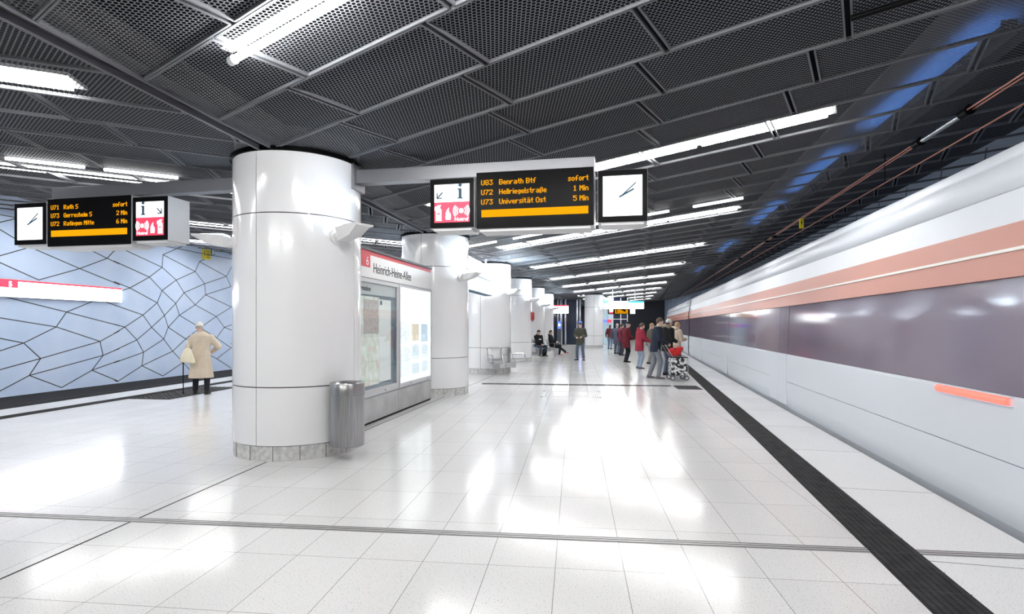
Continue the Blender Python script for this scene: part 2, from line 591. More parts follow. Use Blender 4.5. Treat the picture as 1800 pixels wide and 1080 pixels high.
class Half:
    """one side of the ceiling: v runs along the short seams, u outwards along the long seams"""
    def __init__(self, side):
        self.side = side
        h = SP + side * R(23)
        dv = Vector((math.sin(h), math.cos(h), 0))
        du = Vector((dv.y, -dv.x, 0)) * side
        self.g = RISE
        ex = Vector((du.x, du.y, self.g * side * du.dot(SP_N)))
        ey = Vector((dv.x, dv.y, self.g * side * dv.dot(SP_N)))
        self.du, self.dv = du, dv
        self.ex, self.ey = ex, ey
        self.o = Vector((SP_O.x, SP_O.y, Z_SPINE))
        n = ex.cross(ey)
        if n.z < 0:
            n = -n
        self.n = n.normalized()
        m = Matrix.Identity(4)
        for i in range(3):
            m[i][0], m[i][1], m[i][2], m[i][3] = ex[i], ey[i], self.n[i], self.o[i]
        self.m = m

    def dist(self, uv):               # distance from the spine
        p = self.du * uv[0] + self.dv * uv[1]
        return p.dot(SP_N) * self.side

    def y_of(self, uv):
        return SP_O.y + self.du.y * uv[0] + self.dv.y * uv[1]


RIGHT, LEFT = Half(1), Half(-1)
ROWS = {1: (-2.27, 0.837), -1: (-2.38, 0.80)}
PLEN = 1.61


def build_ceiling(half):
    b0, pitch = ROWS[half.side]
    far = 12.8 if half.side > 0 else 10.6
    sheet, rails = MB(), MB()
    g_long, g_short = 0.012, 0.028
    for k in range(-26, 74):
        va, vb = b0 + pitch * k, b0 + pitch * (k + 1)
        row = k - 2
        base = (3.1 if half.side > 0 else 1.87) - 0.29 * row * (1 if half.side > 0 else 0.95)
        base += PLEN * math.floor((0 - base) / PLEN) - PLEN * 20
        for j in range(60):
            ua, ub = base + PLEN * j, base + PLEN * (j + 1)
            rect = [(ua + g_short, va + g_long), (ub - g_short, va + g_long), (ub - g_short, vb - g_long), (ua + g_short, vb - g_long)]
            if max(half.dist(p) for p in rect) < 0.1 or min(half.dist(p) for p in rect) > far:
                continue
            ys = [half.y_of(p) for p in rect]
            if max(ys) < -11.5 or min(ys) > 61.5:
                continue
            poly = clip_poly(rect, lambda p: half.dist(p) - 0.07)
            if len(poly) < 3:
                continue
            sheet.poly([(p[0], p[1], 0) for p in poly])
            for i in range(len(poly)):
                p, q = poly[i], poly[(i + 1) % len(poly)]
                if abs(p[0] - q[0]) + abs(p[1] - q[1]) < 0.05:
                    continue
                rails.bar((p[0], p[1], -0.006), (q[0], q[1], -0.006), 0.016, 0.03)
    s = structure(sheet.build('ceiling', 'expanded metal', normals=False))
    s.matrix_world = half.m
    r = structure(rails.build('trim_2' if half.side > 0 else 'trim_3', 'ceiling rail'))
    r.matrix_world = half.m


build_ceiling(RIGHT)
build_ceiling(LEFT)

# dark slab above the mesh, on both sides of the spine
for half in (RIGHT, LEFT):
    b = MB()
    far = 14.5
    p0, p1 = SP_O + SP_D * -19.5, SP_O + SP_D * 56
    q = SP_N * half.side * far
    z = Vector((0, 0, Z_SPINE + 0.75))
    zz = Vector((0, 0, RISE * far))
    b.poly([p0 + z, p1 + z, p1 + q + z + zz, p0 + q + z + zz], 0.2, (0, 0, 1))
    structure(b.build('ceiling', 'ceiling void'))

# the dark spine joint with its two edge rails
b = MB()
p0, p1 = SP_O + SP_D * -18, SP_O + SP_D * 54
b.bar(p0 + Vector((0, 0, Z_SPINE + 0.16)), p1 + Vector((0, 0, Z_SPINE + 0.16)), 0.4, 0.24)
b.mi = 1
b.bar(p0 - SP_N * 0.075 + Vector((0, 0, Z_SPINE - 0.01)), p1 - SP_N * 0.075 + Vector((0, 0, Z_SPINE - 0.01)), 0.035, 0.05)
b.bar(p0 + SP_N * 0.065 + Vector((0, 0, Z_SPINE + 0.0)), p1 + SP_N * 0.065 + Vector((0, 0, Z_SPINE + 0.0)), 0.02, 0.05)
structure(b.build('trim_4', ['spine dark', 'spine rail']))

# ------------------------------------------------------------------ ceiling lamps: fluorescent strips along every sixth panel row
ORD = ['first', 'second', 'third', 'fourth', 'fifth', 'sixth', 'seventh', 'eighth', 'ninth', 'tenth', 'eleventh', 'twelfth']


def strip_lamp(half, v, u0, n, label, length=1.3, gap=0.3, below=False, name='ceiling_lamp', tube='tube'):
    o = half.m @ Vector((u0, v, -0.075 if below else 0.03))
    t = thing(name, label, 'ceiling lamp', o)
    rot = half.m.to_3x3().to_4x4()
    for i in range(n):
        a = i * (length + gap)
        if not below:                      # flat diffuser lying above the mesh
            b = MB()
            b.box((a, -0.15, 0.0), (a + length, 0.15, 0.03), rot)
            b.build('diffuser', 'diffuser', t)
            continue
        b = MB()
        b.tube([rot @ Vector((a + s, 0, 0)) for s in (0.0, length)], 0.027, 12)
        b.build('tube', tube, t, smooth=True)
        for s in (-0.05, length - 0.005):
            b = MB()
            b.tube([rot @ Vector((a + s, 0, 0)) for s in (s, s + 0.055)], 0.036, 12)
            b.build('end_cap', 'lamp cap', t, smooth=True)
    b = MB()
    w = 0.05 if below else 0.17
    z = 0.10 if below else 0.032
    b.box((-0.1, -w, z), (n * (length + gap) - gap + 0.1, w, z + 0.03), rot)
    b.build('reflector', 'reflector', t)
    return t


for half, word, us, n in ((RIGHT, 'train side', 1.45, 4), (LEFT, 'blue wall side', 1.2, 6)):
    b0, pitch = ROWS[half.side]
    c = 0
    for k in range(-6, 61, 6):
        kk = k if half.side > 0 else (k if k <= 0 else k - 0.2)
        v = b0 + pitch * (kk + 0.5) + (0.22 if k >= 12 else 0)
        if k == 0 and half.side > 0:
            v = -2.06
        if k == 0 and half.side < 0:
            v = -1.78
        # keep the start of the strip a fixed way out from the spine
        u = us - (v + 1.85) * math.tan(R(21)) if k else us + 0.55
        if half.y_of((u + 3, v)) < -10.5 or half.y_of((u, v)) > 59:
            continue
        if k < 0:
            lab = 'fluorescent ceiling strip lamp on the %s, %s row behind the camera' % (word, ORD[-k // 6 - 1])
        elif k == 0:
            lab = 'fluorescent ceiling strip lamp on the %s, close overhead before the sign beam' % word
        else:
            lab = 'fluorescent ceiling strip lamp on the %s, %s lit row beyond the sign beam' % (word, ORD[k // 6 - 1])
        strip_lamp(half, v, u, n if k >= 0 else 2, lab, below=(k < 0 or k == 0 and half.side > 0), gap=0.3 if k <= 0 else 0.08, length=1.3 if k <= 0 else 1.5)

# short bare tubes clipped under the mesh in front of one lit row
mat('thin tube', (1, 1, 1), emit=12.0, emit_color=(1.0, 0.98, 0.95))
def bare_tubes(half, v, us, label):
    t = thing('tube_row', label, 'ceiling lamp', half.m @ Vector((us[0], v, -0.05)))
    rot = half.m.to_3x3().to_4x4()
    for u in us:
        b = MB()
        b.tube([rot @ Vector((u - us[0] + s_, 0, 0)) for s_ in (0.0, 0.95)], 0.022, 10)
        b.build('tube', 'thin tube', t, smooth=True)
bare_tubes(RIGHT, 6.95, [-2.6 + 1.45 * i for i in range(5)], 'row of short bare tubes under the ceiling mesh on the train side')
bare_tubes(LEFT, 1.55, [1.9 + 1.2 * i for i in range(4)], 'row of short bare tubes under the ceiling mesh on the blue wall side')

# blue lamps added above the mesh to make the blue glow over the train
mat('glow_backing', (0.075, 0.075, 0.085), rough=0.9, spec=0.1)
for i, yv in enumerate((8.0, 12.5, 17.0, 24.0, 34.0)):
    dd = Vector((math.sin(EDGE_H), math.cos(EDGE_H), 0))
    p = Vector((edge_x(yv) + 1.0, yv, 0))
    t = thing('added_glow_lamp', 'added blue lamp making the glow above the ceiling mesh over the train, %s from the camera' % ORD[i], 'lamp', (p.x, p.y, ceil_z(p, 0.40)), -EDGE_H)
    b = MB()
    b.tube([(0, -1.7, 0), (0, 1.7, 0)], 0.02, 10)
    b.build('tube', 'blue tube', t, smooth=True)
    b = MB()
    b.box((-0.6, -2.2, 0.22), (0.6, 2.2, 0.25))
    b.build('glow_backing', 'glow_backing', t)  # added backing that catches the blue light
    b = MB()
    b.box((-0.06, -1.8, -0.05), (0.06, 1.8, -0.04))
    b.box((-0.07, -1.8, -0.05), (-0.06, 1.8, 0.05))
    b.box((0.06, -1.8, -0.05), (0.07, 1.8, 0.05))
    b.box((-0.07, -1.81, -0.05), (0.07, -1.8, 0.10))
    b.box((-0.07, 1.8, -0.05), (0.07, 1.81, 0.10))
    b.build('channel', 'dark metal', t)  # added shield under the tube, leaves only its upward light

# ------------------------------------------------------------------ columns
COL_R = 0.777
COLS = [(-3.56, 6.82), (-3.25, 12.68), (-2.92, 18.5), (-2.66, 24.4), (-2.40, 30.2), (-2.12, 35.7)]


def build_column(t, r, top, seams):
    z0, z1, z2 = 0.18, 0.86, 2.90
    b = MB()
    b.lathe([(r - 0.012, 0), (r - 0.012, z0 - 0.008)], 64)
    b.build('plinth', 'plinth stone', t, smooth=True)
    b = MB()
    for k in range(16):
        a = 2 * PI * k / 16 + 0.1
        p = Vector((math.cos(a), math.sin(a), 0)) * (r - 0.011)
        b.bar(p, p + Vector((0, 0, z0 - 0.01)), 0.005, 0.004)
    b.build('plinth_joint', 'joint', t)
    b = MB()
    b.lathe([(r - 0.02, 0.1), (r - 0.02, top + 0.3)], 48)
    b.build('core', 'joint', t, smooth=True)
    for nm, za, zb in (('lower_cladding', z0, z1 - 0.006), ('middle_cladding', z1 + 0.006, z2 - 0.006), ('upper_cladding', z2 + 0.006, top)):
        b = MB()
        for i, s in enumerate(seams):
            e = seams[(i + 1) % len(seams)]
            if e <= s:
                e += 2 * PI
            g = 0.005 / r
            n = 24
            prof = []
            for j in range(n + 1):
                a = s + g + (e - s - 2 * g) * j / n
                prof.append(a)
            outer = [[(r * math.cos(a), r * math.sin(a), z) for z in (za, zb)] for a in prof]
            inner = [[((r - 0.015) * math.cos(a), (r - 0.015) * math.sin(a), z) for z in (zb, za)] for a in prof]
            b.loft([o_ + i_ for o_, i_ in zip(outer, inner)], True, True)
        b.build(nm, 'enamel', t, smooth=True)
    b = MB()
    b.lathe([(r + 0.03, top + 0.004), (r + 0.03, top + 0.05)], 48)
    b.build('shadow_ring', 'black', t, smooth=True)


seam0 = math.atan2(-COLS[0][1], -COLS[0][0])          # towards the camera
seams = [seam0 - R(37), seam0 + R(57), seam0 + R(143), seam0 + R(233)]
seams = sorted(a % (2 * PI) for a in seams)
col_words = ['thick white column nearest the camera, carrying both departure sign beams',
             'white column at the far end of the station name board',
             'third white column, with steel seats and the hanging lit sign beside it',
             'fourth white column, with the red box on its side',
             'fifth white column, behind the two seated people',
             'sixth white column, last of the row before the dark glass screen']
columns = []
for i, (x, y) in enumerate(COLS):
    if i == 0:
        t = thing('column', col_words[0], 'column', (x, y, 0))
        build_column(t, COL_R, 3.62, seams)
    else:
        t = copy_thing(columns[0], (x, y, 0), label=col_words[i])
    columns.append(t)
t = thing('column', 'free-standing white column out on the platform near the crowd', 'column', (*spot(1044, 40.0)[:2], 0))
s2 = math.atan2(-t.location.y, -t.location.x)
build_column(t, 0.675, 3.80, sorted(((s2 + R(d)) % (2 * PI)) for d in (0, 90, 180, 270)))


# wing shaped uplights on the columns
def uplight(t, level):
    """local x points away from the column"""
    b = MB()
    b.tube([(0, 0, 0), (0.035, 0, 0)], 0.085, 20)
    b.build('wall_plate', 'white paint', t, smooth=True)
    b = MB()
    b.tube([(0.03, 0, 0), (0.14, 0, 0)], 0.055, 16)
    b.build('arm', 'white paint', t, smooth=True)
    b = MB()
    # wedge head
    def sec(x, zb, zt, w):
        return [(x, -w, zt), (x, w, zt), (x, w * 0.92, zt - 0.02), (x, w * 0.6, zb), (x, -w * 0.6, zb), (x, -w * 0.92, zt - 0.02)]
    b.loft([sec(0.09, -0.05, 0.055, 0.06), sec(0.16, -0.065, 0.085, 0.12), sec(0.38, -0.02, 0.095, 0.15), sec(0.56, 0.075, 0.10, 0.13)])
    b.build('lamp_head', 'white paint', t)
    b = MB()
    b.box((0.17, -0.10, 0.09), (0.50, 0.10, 0.104))
    m = mat('uplight lens %.1f' % level, (1, 1, 1), emit=UPLIGHT * level, emit_color=(0.74, 0.87, 1.0)) if ('uplight lens %.1f' % level) not in MATS else MATS['uplight lens %.1f' % level]
    b.build('lens', m, t)


for i, ((x, y), lev) in enumerate(zip(COLS, (0.9, 3.0, 26.0, 6.0, 6.0, 14.0))):
    for nx, ny, w in ((0.862, -0.506, 'train side'), (-0.9936, -0.1127, 'blue wall side')):
        t = thing('wall_lamp', 'white wing-shaped uplight on the %s of the %s column of the row' % (w, ['nearest', 'second', 'third', 'fourth', 'fifth', 'sixth'][i]), 'wall lamp',
                  (x + nx * (COL_R + 0.001), y + ny * (COL_R + 0.001), 2.66), math.atan2(ny, nx))
        uplight(t, lev)
p = Vector((*spot(1044, 40.0)[:2], 0))
t = thing('wall_lamp', 'glowing uplight on the free-standing column near the crowd', 'wall lamp', p + Vector((0.6, -0.31, 2.75)), math.atan2(-0.46, 0.888))
uplight(t, 2.0)

# ------------------------------------------------------------------ trash can on the nearest column
bin_c = Vector((-2.69, 6.315, 0))
t = thing('trash_can', 'brushed steel round litter bin mounted on the nearest white column', 'litter bin', bin_c)
b = MB()
b.lathe([(0.0, 0.16), (0.19, 0.16), (0.198, 0.168), (0.198, 0.765)], 40)
b.build('bin_body', 'brushed steel', t, smooth=True)
b = MB()
b.lathe([(0.19, 0.765), (0.203, 0.768), (0.203, 0.90), (0.196, 0.91), (0.17, 0.905), (0.125, 0.86), (0.11, 0.80)], 40)
b.build('bin_lid', 'brushed steel', t, smooth=True)
b = MB()
b.lathe([(0.0, 0.80), (0.112, 0.80)], 32)
b.build('bin_opening', 'black', t)
cdir = (Vector((*COLS[0], 0)) - bin_c).normalized()
for z in (0.30, 0.72):
    b = MB()
    b.tube([cdir * 0.19 + Vector((0, 0, z)), cdir * 0.228 + Vector((0, 0, z))], 0.03, 12)
    b.build('bracket', 'black', t, smooth=True)

# ------------------------------------------------------------------ station name board between the first two columns
bh = R(3.9)
board_mx = Matrix.Translation((-3.325, 7.4, 0)) @ Matrix.Rotation(R(90) - bh, 4, 'Z')   # local x along the board, -y towards the platform
board = thing('information_board', 'lit station name board with maps between the two nearest columns', 'information board')
board.matrix_world = board_mx
BL = 4.14
def front(x0, x1, z0, z1, y, mt, name, parent=board, th=0.006, bev=0.0):
    b = MB()
    b.box((x0, y - th, z0), (x1, y, z1))
    return b.build(name, mt, parent, bevel=bev)
b = MB(); b.box((0, 0.02, 0.42), (BL, 0.36, 2.80)); b.build('case', 'sign case', board)
b = MB()
for x0, x1 in ((0, 2.305), (2.315, BL)):
    b.box((x0, 0.0, 0.04), (x1, 0.38, 0.42))
b.build('base_panel', 'steel panel', board)
b = MB(); b.box((0, 0.02, 0.0), (BL, 0.36, 0.04)); b.build('base_gap', 'black', board)
hd = front(0, BL - 0.01, 2.345, 2.715, 0.02, 'sign face', 'header_panel')
front(0, BL - 0.01, 2.715, 2.78, 0.02, 'sign red', 'header_stripe')
front(0, 1.15, 2.515, 2.715, 0.014, 'sign red', 'exit_tag', th=0.003)
b = MB(); b.box((-0.0, -0.01, 2.78), (BL, 0.38, 2.82)); b.build('top_rail', 'dark metal', board)
b = MB(); b.box((0, 0.0, 2.335), (BL, 0.02, 2.347)); b.build('header_rail', 'dark metal', board)
lettering('Heinrich-Heine-Allee', 0.232, 'ink', board, T(1.26, 0.012, 2.445), width=0.86)
lettering('Ausgang', 0.10, 'sign face', board, T(0.36, 0.009, 2.62), width=0.95)
lettering('6', 0.20, 'sign face', board, T(0.985, 0.009, 2.545))
# left display case
b = MB()
for x0, x1, z0, z1 in ((0, 2.3, 0.45, 0.56), (0, 2.3, 2.27, 2.335), (2.2, 2.3, 0.56, 2.27), (0, 0.05, 0.56, 2.27)):
    b.box((x0, -0.012, z0), (x1, 0.02, z1))
b.build('case_frame', 'sign case', board, bevel=0.003)
front(0.05, 2.2, 2.08, 2.27, 0.019, 'sign face', 'case_header')
lettering('Information', 0.115, 'ink', board, T(0.62, 0.011, 2.135))
mat('case lining', (0.20, 0.25, 0.30), rough=0.6)
front(0.05, 2.2, 0.56, 2.08, 0.0195, 'case lining', 'case_back', th=0.003)
mm = mat('city map', (0.6, 0.65, 0.6), rough=0.55)
rp = noise_color(mm, (0.66, 0.54, 0.51), (0.74, 0.77, 0.75), 7, 8, 0.38, 0.62)
rp.color_ramp.elements.new(0.48).color = (0.58, 0.66, 0.56, 1)
rp.color_ramp.elements.new(0.54).color = (0.70, 0.69, 0.64, 1)
ln(mm, rp.outputs['Color'], bsdf(mm).inputs['Emission Color'])
bsdf(mm).inputs['Emission Strength'].default_value = 0.3  # map's own glow stands in for the light inside the case
front(0.06, 1.50, 0.62, 2.05, 0.016, 'city map', 'city_map', th=0.003)
m2 = mat('district map', (0.6, 0.6, 0.6), rough=0.55)
noise_color(m2, (0.62, 0.50, 0.48), (0.74, 0.71, 0.69), 16, 6, 0.3, 0.7)
front(0.9, 1.46, 1.45, 2.0, 0.012, 'district map', 'inset_map', th=0.002)
tm = mat('timetable', (0.74, 0.75, 0.74), rough=0.6)
tc = nd(tm, 'ShaderNodeTexCoord')
br = nd(tm, 'ShaderNodeTexBrick')
br.offset = 0.5
br.inputs['Scale'].default_value = 1
br.inputs['Brick Width'].default_value = 0.045
br.inputs['Row Height'].default_value = 0.018
br.inputs['Mortar Size'].default_value = 0.005
br.inputs['Color1'].default_value = (0.50, 0.52, 0.53, 1)
br.inputs['Color2'].default_value = (0.62, 0.63, 0.63, 1)
br.inputs['Mortar'].default_value = (0.80, 0.80, 0.79, 1)
mp = nd(tm, 'ShaderNodeMapping')
mp.inputs['Rotation'].default_value = (R(90), 0, 0)
ln(tm, tc.outputs['Object'], mp.inputs['Vector'])
ln(tm, mp.outputs['Vector'], br.inputs['Vector'])
ln(tm, br.outputs['Color'], bsdf(tm).inputs['Base Color'])
ln(tm, br.outputs['Color'], bsdf(tm).inputs['Emission Color'])
bsdf(tm).inputs['Emission Strength'].default_value = 0.3  # glows like the map, in place of a case light
front(1.50, 1.98, 0.64, 2.02, 0.014, 'timetable', 'timetable', th=0.003)
front(1.53, 1.60, 1.93, 2.0, 0.011, 'ink blue', 'timetable_logo', th=0.002)
b = MB(); b.tube([(2.13, -0.02, 1.0), (2.13, -0.02, 1.55)], 0.012, 8); b.build('case_handle', 'chrome', board, smooth=True)
front(0.05, 2.2, 0.56, 2.27, -0.004, 'clear glass', 'case_glass', th=0.004)
# right lit case
b = MB()
for x0, x1, z0, z1 in ((2.32, BL, 0.45, 0.53), (2.32, BL, 2.29, 2.335), (2.32, 2.38, 0.53, 2.29), (BL - 0.07, BL, 0.53, 2.29)):
    b.box((x0, -0.012, z0), (x1, 0.02, z1))
b.build('case_frame', 'sign case', board, bevel=0.003)
mat('poster light', (1, 1, 1), emit=2.2, emit_color=(0.97, 1.0, 1.0))
front(2.38, BL - 0.07, 0.53, 2.29, 0.019, 'poster light', 'light_panel', th=0.004)
mat('sheet', (0.8, 0.82, 0.84), emit=0.75, emit_color=(0.85, 0.92, 0.95))
mat('sheet blue', (0.5, 0.6, 0.7), emit=0.7, emit_color=(0.62, 0.76, 0.88))
mat('sheet tan', (0.7, 0.6, 0.5), emit=0.65, emit_color=(0.88, 0.78, 0.64))
pm = mat('net plan', (0.8, 0.82, 0.84), emit=0.8, emit_color=(0.85, 0.92, 0.95))
ntc = nd(pm, 'ShaderNodeTexCoord')
nvo = nd(pm, 'ShaderNodeTexVoronoi')
nvo.feature = 'DISTANCE_TO_EDGE'
nvo.inputs['Scale'].default_value = 9
nrp = nd(pm, 'ShaderNodeValToRGB')
nrp.color_ramp.elements[0].position = 0.02
nrp.color_ramp.elements[1].position = 0.05
nrp.color_ramp.elements[0].color = (0.5, 0.55, 0.6, 1)
nrp.color_ramp.elements[1].color = (0.9, 0.94, 0.97, 1)
ln(pm, ntc.outputs['Object'], nvo.inputs['Vector'])
ln(pm, nvo.outputs['Distance'], nrp.inputs['Fac'])
ln(pm, nrp.outputs['Color'], bsdf(pm).inputs['Emission Color'])
front(2.42, 2.92, 0.62, 1.22, 0.013, 'net plan', 'poster', th=0.002)
front(2.42, 2.88, 1.24, 1.66, 0.013, 'net plan', 'poster', th=0.002)
front(2.98, 3.42, 1.28, 1.62, 0.013, 'sheet tan', 'poster', th=0.002)
front(3.52, 3.95, 1.25, 1.62, 0.013, 'sheet blue', 'poster', th=0.002)
for x0, x1, z0, z1 in ((2.98, 3.44, 0.92, 1.22), (3.54, 3.98, 0.92, 1.22), (2.98, 3.44, 0.62, 0.88), (3.54, 3.98, 0.62, 0.88)):
    q = front(x0, x1, z0, z1, 0.013, 'sheet', 'timetable_sheet', th=0.002)
    b = MB()
    for k in range(5):
        b.box((x0 + 0.04, 0.0095, z1 - 0.07 - k * 0.035), (x1 - 0.04, 0.0108, z1 - 0.055 - k * 0.035))
    b.build('print', 'sheet blue', q)
front(2.38, BL - 0.07, 0.53, 2.29, -0.004, 'clear glass', 'case_glass', th=0.004)
for x in (1.7, 2.9, 3.85):
    b = MB()
    b.tube([(x, -0.014, 0.49), (x, -0.004, 0.49)], 0.014, 10)
    b.build('lock', 'black', board)

# ------------------------------------------------------------------ LED lettering for the departure displays
G = {
 'U': '10001 10001 10001 10001 10001 10001 01110', '7': '11111 00001 00010 00100 00100 01000 01000', '1': '00100 01100 00100 00100 00100 00100 01110',
 '3': '11111 00010 00100 00010 00001 10001 01110', '2': '01110 10001 00001 00010 00100 01000 11111', '8': '01110 10001 10001 01110 10001 10001 01110',
 '6': '00110 01000 10000 11110 10001 10001 01110', '5': '11111 10000 11110 00001 00001 10001 01110', 'R': '11110 10001 10001 11110 10100 10010 10001',
 'S': '01111 10000 10000 01110 00001 00001 11110', 'G': '01110 10001 10000 10111 10001 10001 01111', 'M': '10001 11011 10101 10101 10001 10001 10001',
 'B': '11110 10001 10001 11110 10001 10001 11110', 'H': '10001 10001 10001 11111 10001 10001 10001', 'O': '01110 10001 10001 10001 10001 10001 01110',
 'a': '00000 00000 01110 00001 01111 10001 01111', 't': '010 010 111 010 010 010 001', 'h': '1000 1000 1110 1001 1001 1001 1001',
 's': '0000 0000 0111 1000 0110 0001 1110', 'o': '0000 0000 0110 1001 1001 1001 0110', 'f': '0011 0100 0100 1110 0100 0100 0100', 'r': '0000 0000 1011 1100 1000 1000 1000',
 'e': '0000 0000 0110 1001 1111 1000 0111', 'i': '1 0 1 1 1 1 1', 'm': '00000 00000 11010 10101 10101 10101 10101', 'n': '0000 0000 1110 1001 1001 1001 1001',
 'g': '0000 0000 0111 1001 1001 0111 0001 0110', 'l': '1 1 1 1 1 1 1', 'v': '00000 00000 10001 10001 01010 01010 00100', '\u00df': '0110 1001 1001 1010 1001 1001 1010 1000',
 '\u00e4': '01010 00000 01110 00001 01111 10001 01111', ' ': '00 00 00 00 00 00 00',
}


def led_text(b, text, x, z, px=0.0083, pz=0.0088, right=False, y=0.0):
    w = sum(len(G[c].split()[0]) + 1 for c in text) - 1
    if right:
        x -= w * px
    for c in text:
        rows = G[c].split()
        for r, row in enumerate(rows):
            for q, bit in enumerate(row):
                if bit == '1':
                    # strokes drawn a little wider than one dot, as the lit dots bleed together
                    b.box((x + q * px - 0.0012, y - 0.002, z - (r + 1) * pz + 0.0004), (x + (q + 1) * px + 0.0016, y, z - r * pz + 0.0004))
        x += (len(rows[0]) + 1) * px


# ------------------------------------------------------------------ departure sign beams on the nearest column
def unit_case(t, x0, x1, z0, z1, d, name='housing'):
    b = MB()
    b.box((x0, -d, z0), (x1, d, z1))
    o = b.build(name, 'sign case', t, bevel=0.006)
    b = MB()
    b.box((x0 + 0.04, -d + 0.02, z0 - 0.025), (x1 - 0.04, d - 0.02, z0))
    b.build('bottom_cover', 'white paint', t)
    return o


def disc(b, cx, cz, r, y, n=24, th=0.002):
    b.poly([(cx + r * math.cos(2 * PI * k / n), y, cz + r * math.sin(2 * PI * k / n)) for k in range(n)], th, (0, -1, 0))


def arc(b, cx, cz, r0, r1, a0, a1, y, n=12):
    pts = [(cx + r1 * math.cos(R(a0 + (a1 - a0) * k / n)), y, cz + r1 * math.sin(R(a0 + (a1 - a0) * k / n))) for k in range(n + 1)]
    pts += [(cx + r0 * math.cos(R(a1 - (a1 - a0) * k / n)), y, cz + r0 * math.sin(R(a1 - (a1 - a0) * k / n))) for k in range(n + 1)]
    b.poly(pts, 0.002, (0, -1, 0))


def flat(b, pts, y):
    b.poly([(x, y, z) for x, z in pts], 0.002, (0, -1, 0))


def make_info_unit(label, mx, arrow_right):
    t = thing('info_sign', label, 'sign')
    t.matrix_world = mx
    w, h, d = 0.56, 0.60, 0.19
    unit_case(t, 0, w, 0, h, d)
    b = MB(); b.box((0.004, -d - 0.008, 0.004), (w - 0.004, -d, h - 0.004)); b.build('bezel', 'black', t, bevel=0.004)
    y = -d - 0.009
    b = MB(); b.box((0.06, y - 0.002, 0.315), (w - 0.06, y, 0.53)); b.build('white_panel', 'panel white', t)
    b = MB(); b.box((0.06, y - 0.002, 0.07), (w - 0.06, y, 0.315)); b.build('red_panel', 'sign red lit', t)
    y -= 0.003
    flip = (lambda x: x) if not arrow_right else (lambda x: w - x)
    b = MB()
    # letter i with serif foot
    ix = flip(0.385)
    disc(b, ix, 0.515, 0.022, y)
    flat(b, [(ix - 0.034, 0.475), (ix + 0.018, 0.475), (ix + 0.018, 0.365), (ix + 0.034, 0.365), (ix + 0.034, 0.35), (ix - 0.034, 0.35), (ix - 0.034, 0.365), (ix - 0.018, 0.365), (ix - 0.018, 0.46), (ix - 0.034, 0.46)], y)
    b.build('information_symbol', 'ink blue', t)
    b = MB()
    # arrow pointing down and outwards
    def seg(x0, z0, x1, z1, ww):
        dx, dz = x1 - x0, z1 - z0
        l = math.hypot(dx, dz)
        nx_, nz_ = -dz / l * ww / 2, dx / l * ww / 2
        pts = [(flip(x0 + nx_), z0 + nz_), (flip(x0 - nx_), z0 - nz_), (flip(x1 - nx_), z1 - nz_), (flip(x1 + nx_), z1 + nz_)]
        flat(b, pts, y)
    seg(0.165, 0.435, 0.095, 0.365, 0.016)
    seg(0.095, 0.43, 0.095, 0.358, 0.014)
    seg(0.16, 0.365, 0.088, 0.365, 0.014)
    b.build('arrow', 'ink blue', t)
    b = MB()
    # fire extinguisher
    ex = flip(0.115)
    flat(b, [(ex - 0.036, 0.09), (ex + 0.036, 0.09), (ex + 0.036, 0.225), (ex + 0.016, 0.25), (ex - 0.016, 0.25), (ex - 0.036, 0.225)], y)
    disc(b, ex, 0.262, 0.02, y)
    flat(b, [(ex - 0.05, 0.262), (ex + 0.03, 0.285), (ex + 0.03, 0.272), (ex - 0.042, 0.215), (ex - 0.05, 0.215)], y)
    # flame
    fx = flip(0.235)
    flat(b, [(fx - 0.03, 0.10), (fx + 0.03, 0.10), (fx + 0.036, 0.15), (fx + 0.026, 0.19), (fx + 0.02, 0.17), (fx + 0.008, 0.215), (fx + 0.012, 0.25), (fx - 0.02, 0.215), (fx - 0.024, 0.18), (fx - 0.034, 0.19), (fx - 0.026, 0.145), (fx - 0.036, 0.15)], y)
    # emergency call: dot with arcs
    cx = flip(0.40)
    disc(b, cx, 0.205, 0.03, y)
    for r0 in (0.046, 0.07, 0.092):
        arc(b, cx, 0.205, r0, r0 + 0.013, -42, 42, y)
        arc(b, cx, 0.205, r0, r0 + 0.013, 138, 222, y)
    b.build('safety_symbols', 'panel white', t)
    b = MB(); b.box((ex - 0.02, y - 0.004, 0.17), (ex + 0.02, y - 0.002, 0.185)); b.build('extinguisher_label', 'sign red lit', t)
    lettering('Notruf', 0.062, 'panel white', t, T(cx, y - 0.001, 0.085), align='CENTER', bold=0.001)
    return t


def make_display(label, mx, rows, w=1.40, h=0.68):
    t = thing('departure_display', label, 'departure display')
    t.matrix_world = mx
    d = 0.19
    unit_case(t, 0, w, 0, h, d)
    b = MB(); b.box((0.004, -d - 0.008, 0.004), (w - 0.004, -d, h - 0.004)); b.build('screen', 'black', t, bevel=0.004)
    y = -d - 0.0085
    for k, (line, dest, mins) in enumerate(rows):
        b = MB()
        z = h * (1 - (0.142, 0.312, 0.482)[k])
        led_text(b, line, 0.065, z, y=y)
        led_text(b, dest, 0.285, z, y=y)
        led_text(b, mins, 1.335, z, right=True, y=y)
        b.build('text_line', 'led amber', t, normals=False)
    b = MB(); b.box((0.068, y - 0.002, h * 0.205), (1.335, y, h * 0.335)); b.build('amber_bar', 'led amber', t)
    for x in (0.12, 1.28):
        b = MB()
        b.tube([(x, 0, h), (x, 0, h + 0.10)], 0.022, 12)
        b.build('hanger', 'dark metal', t, smooth=True)
    return t


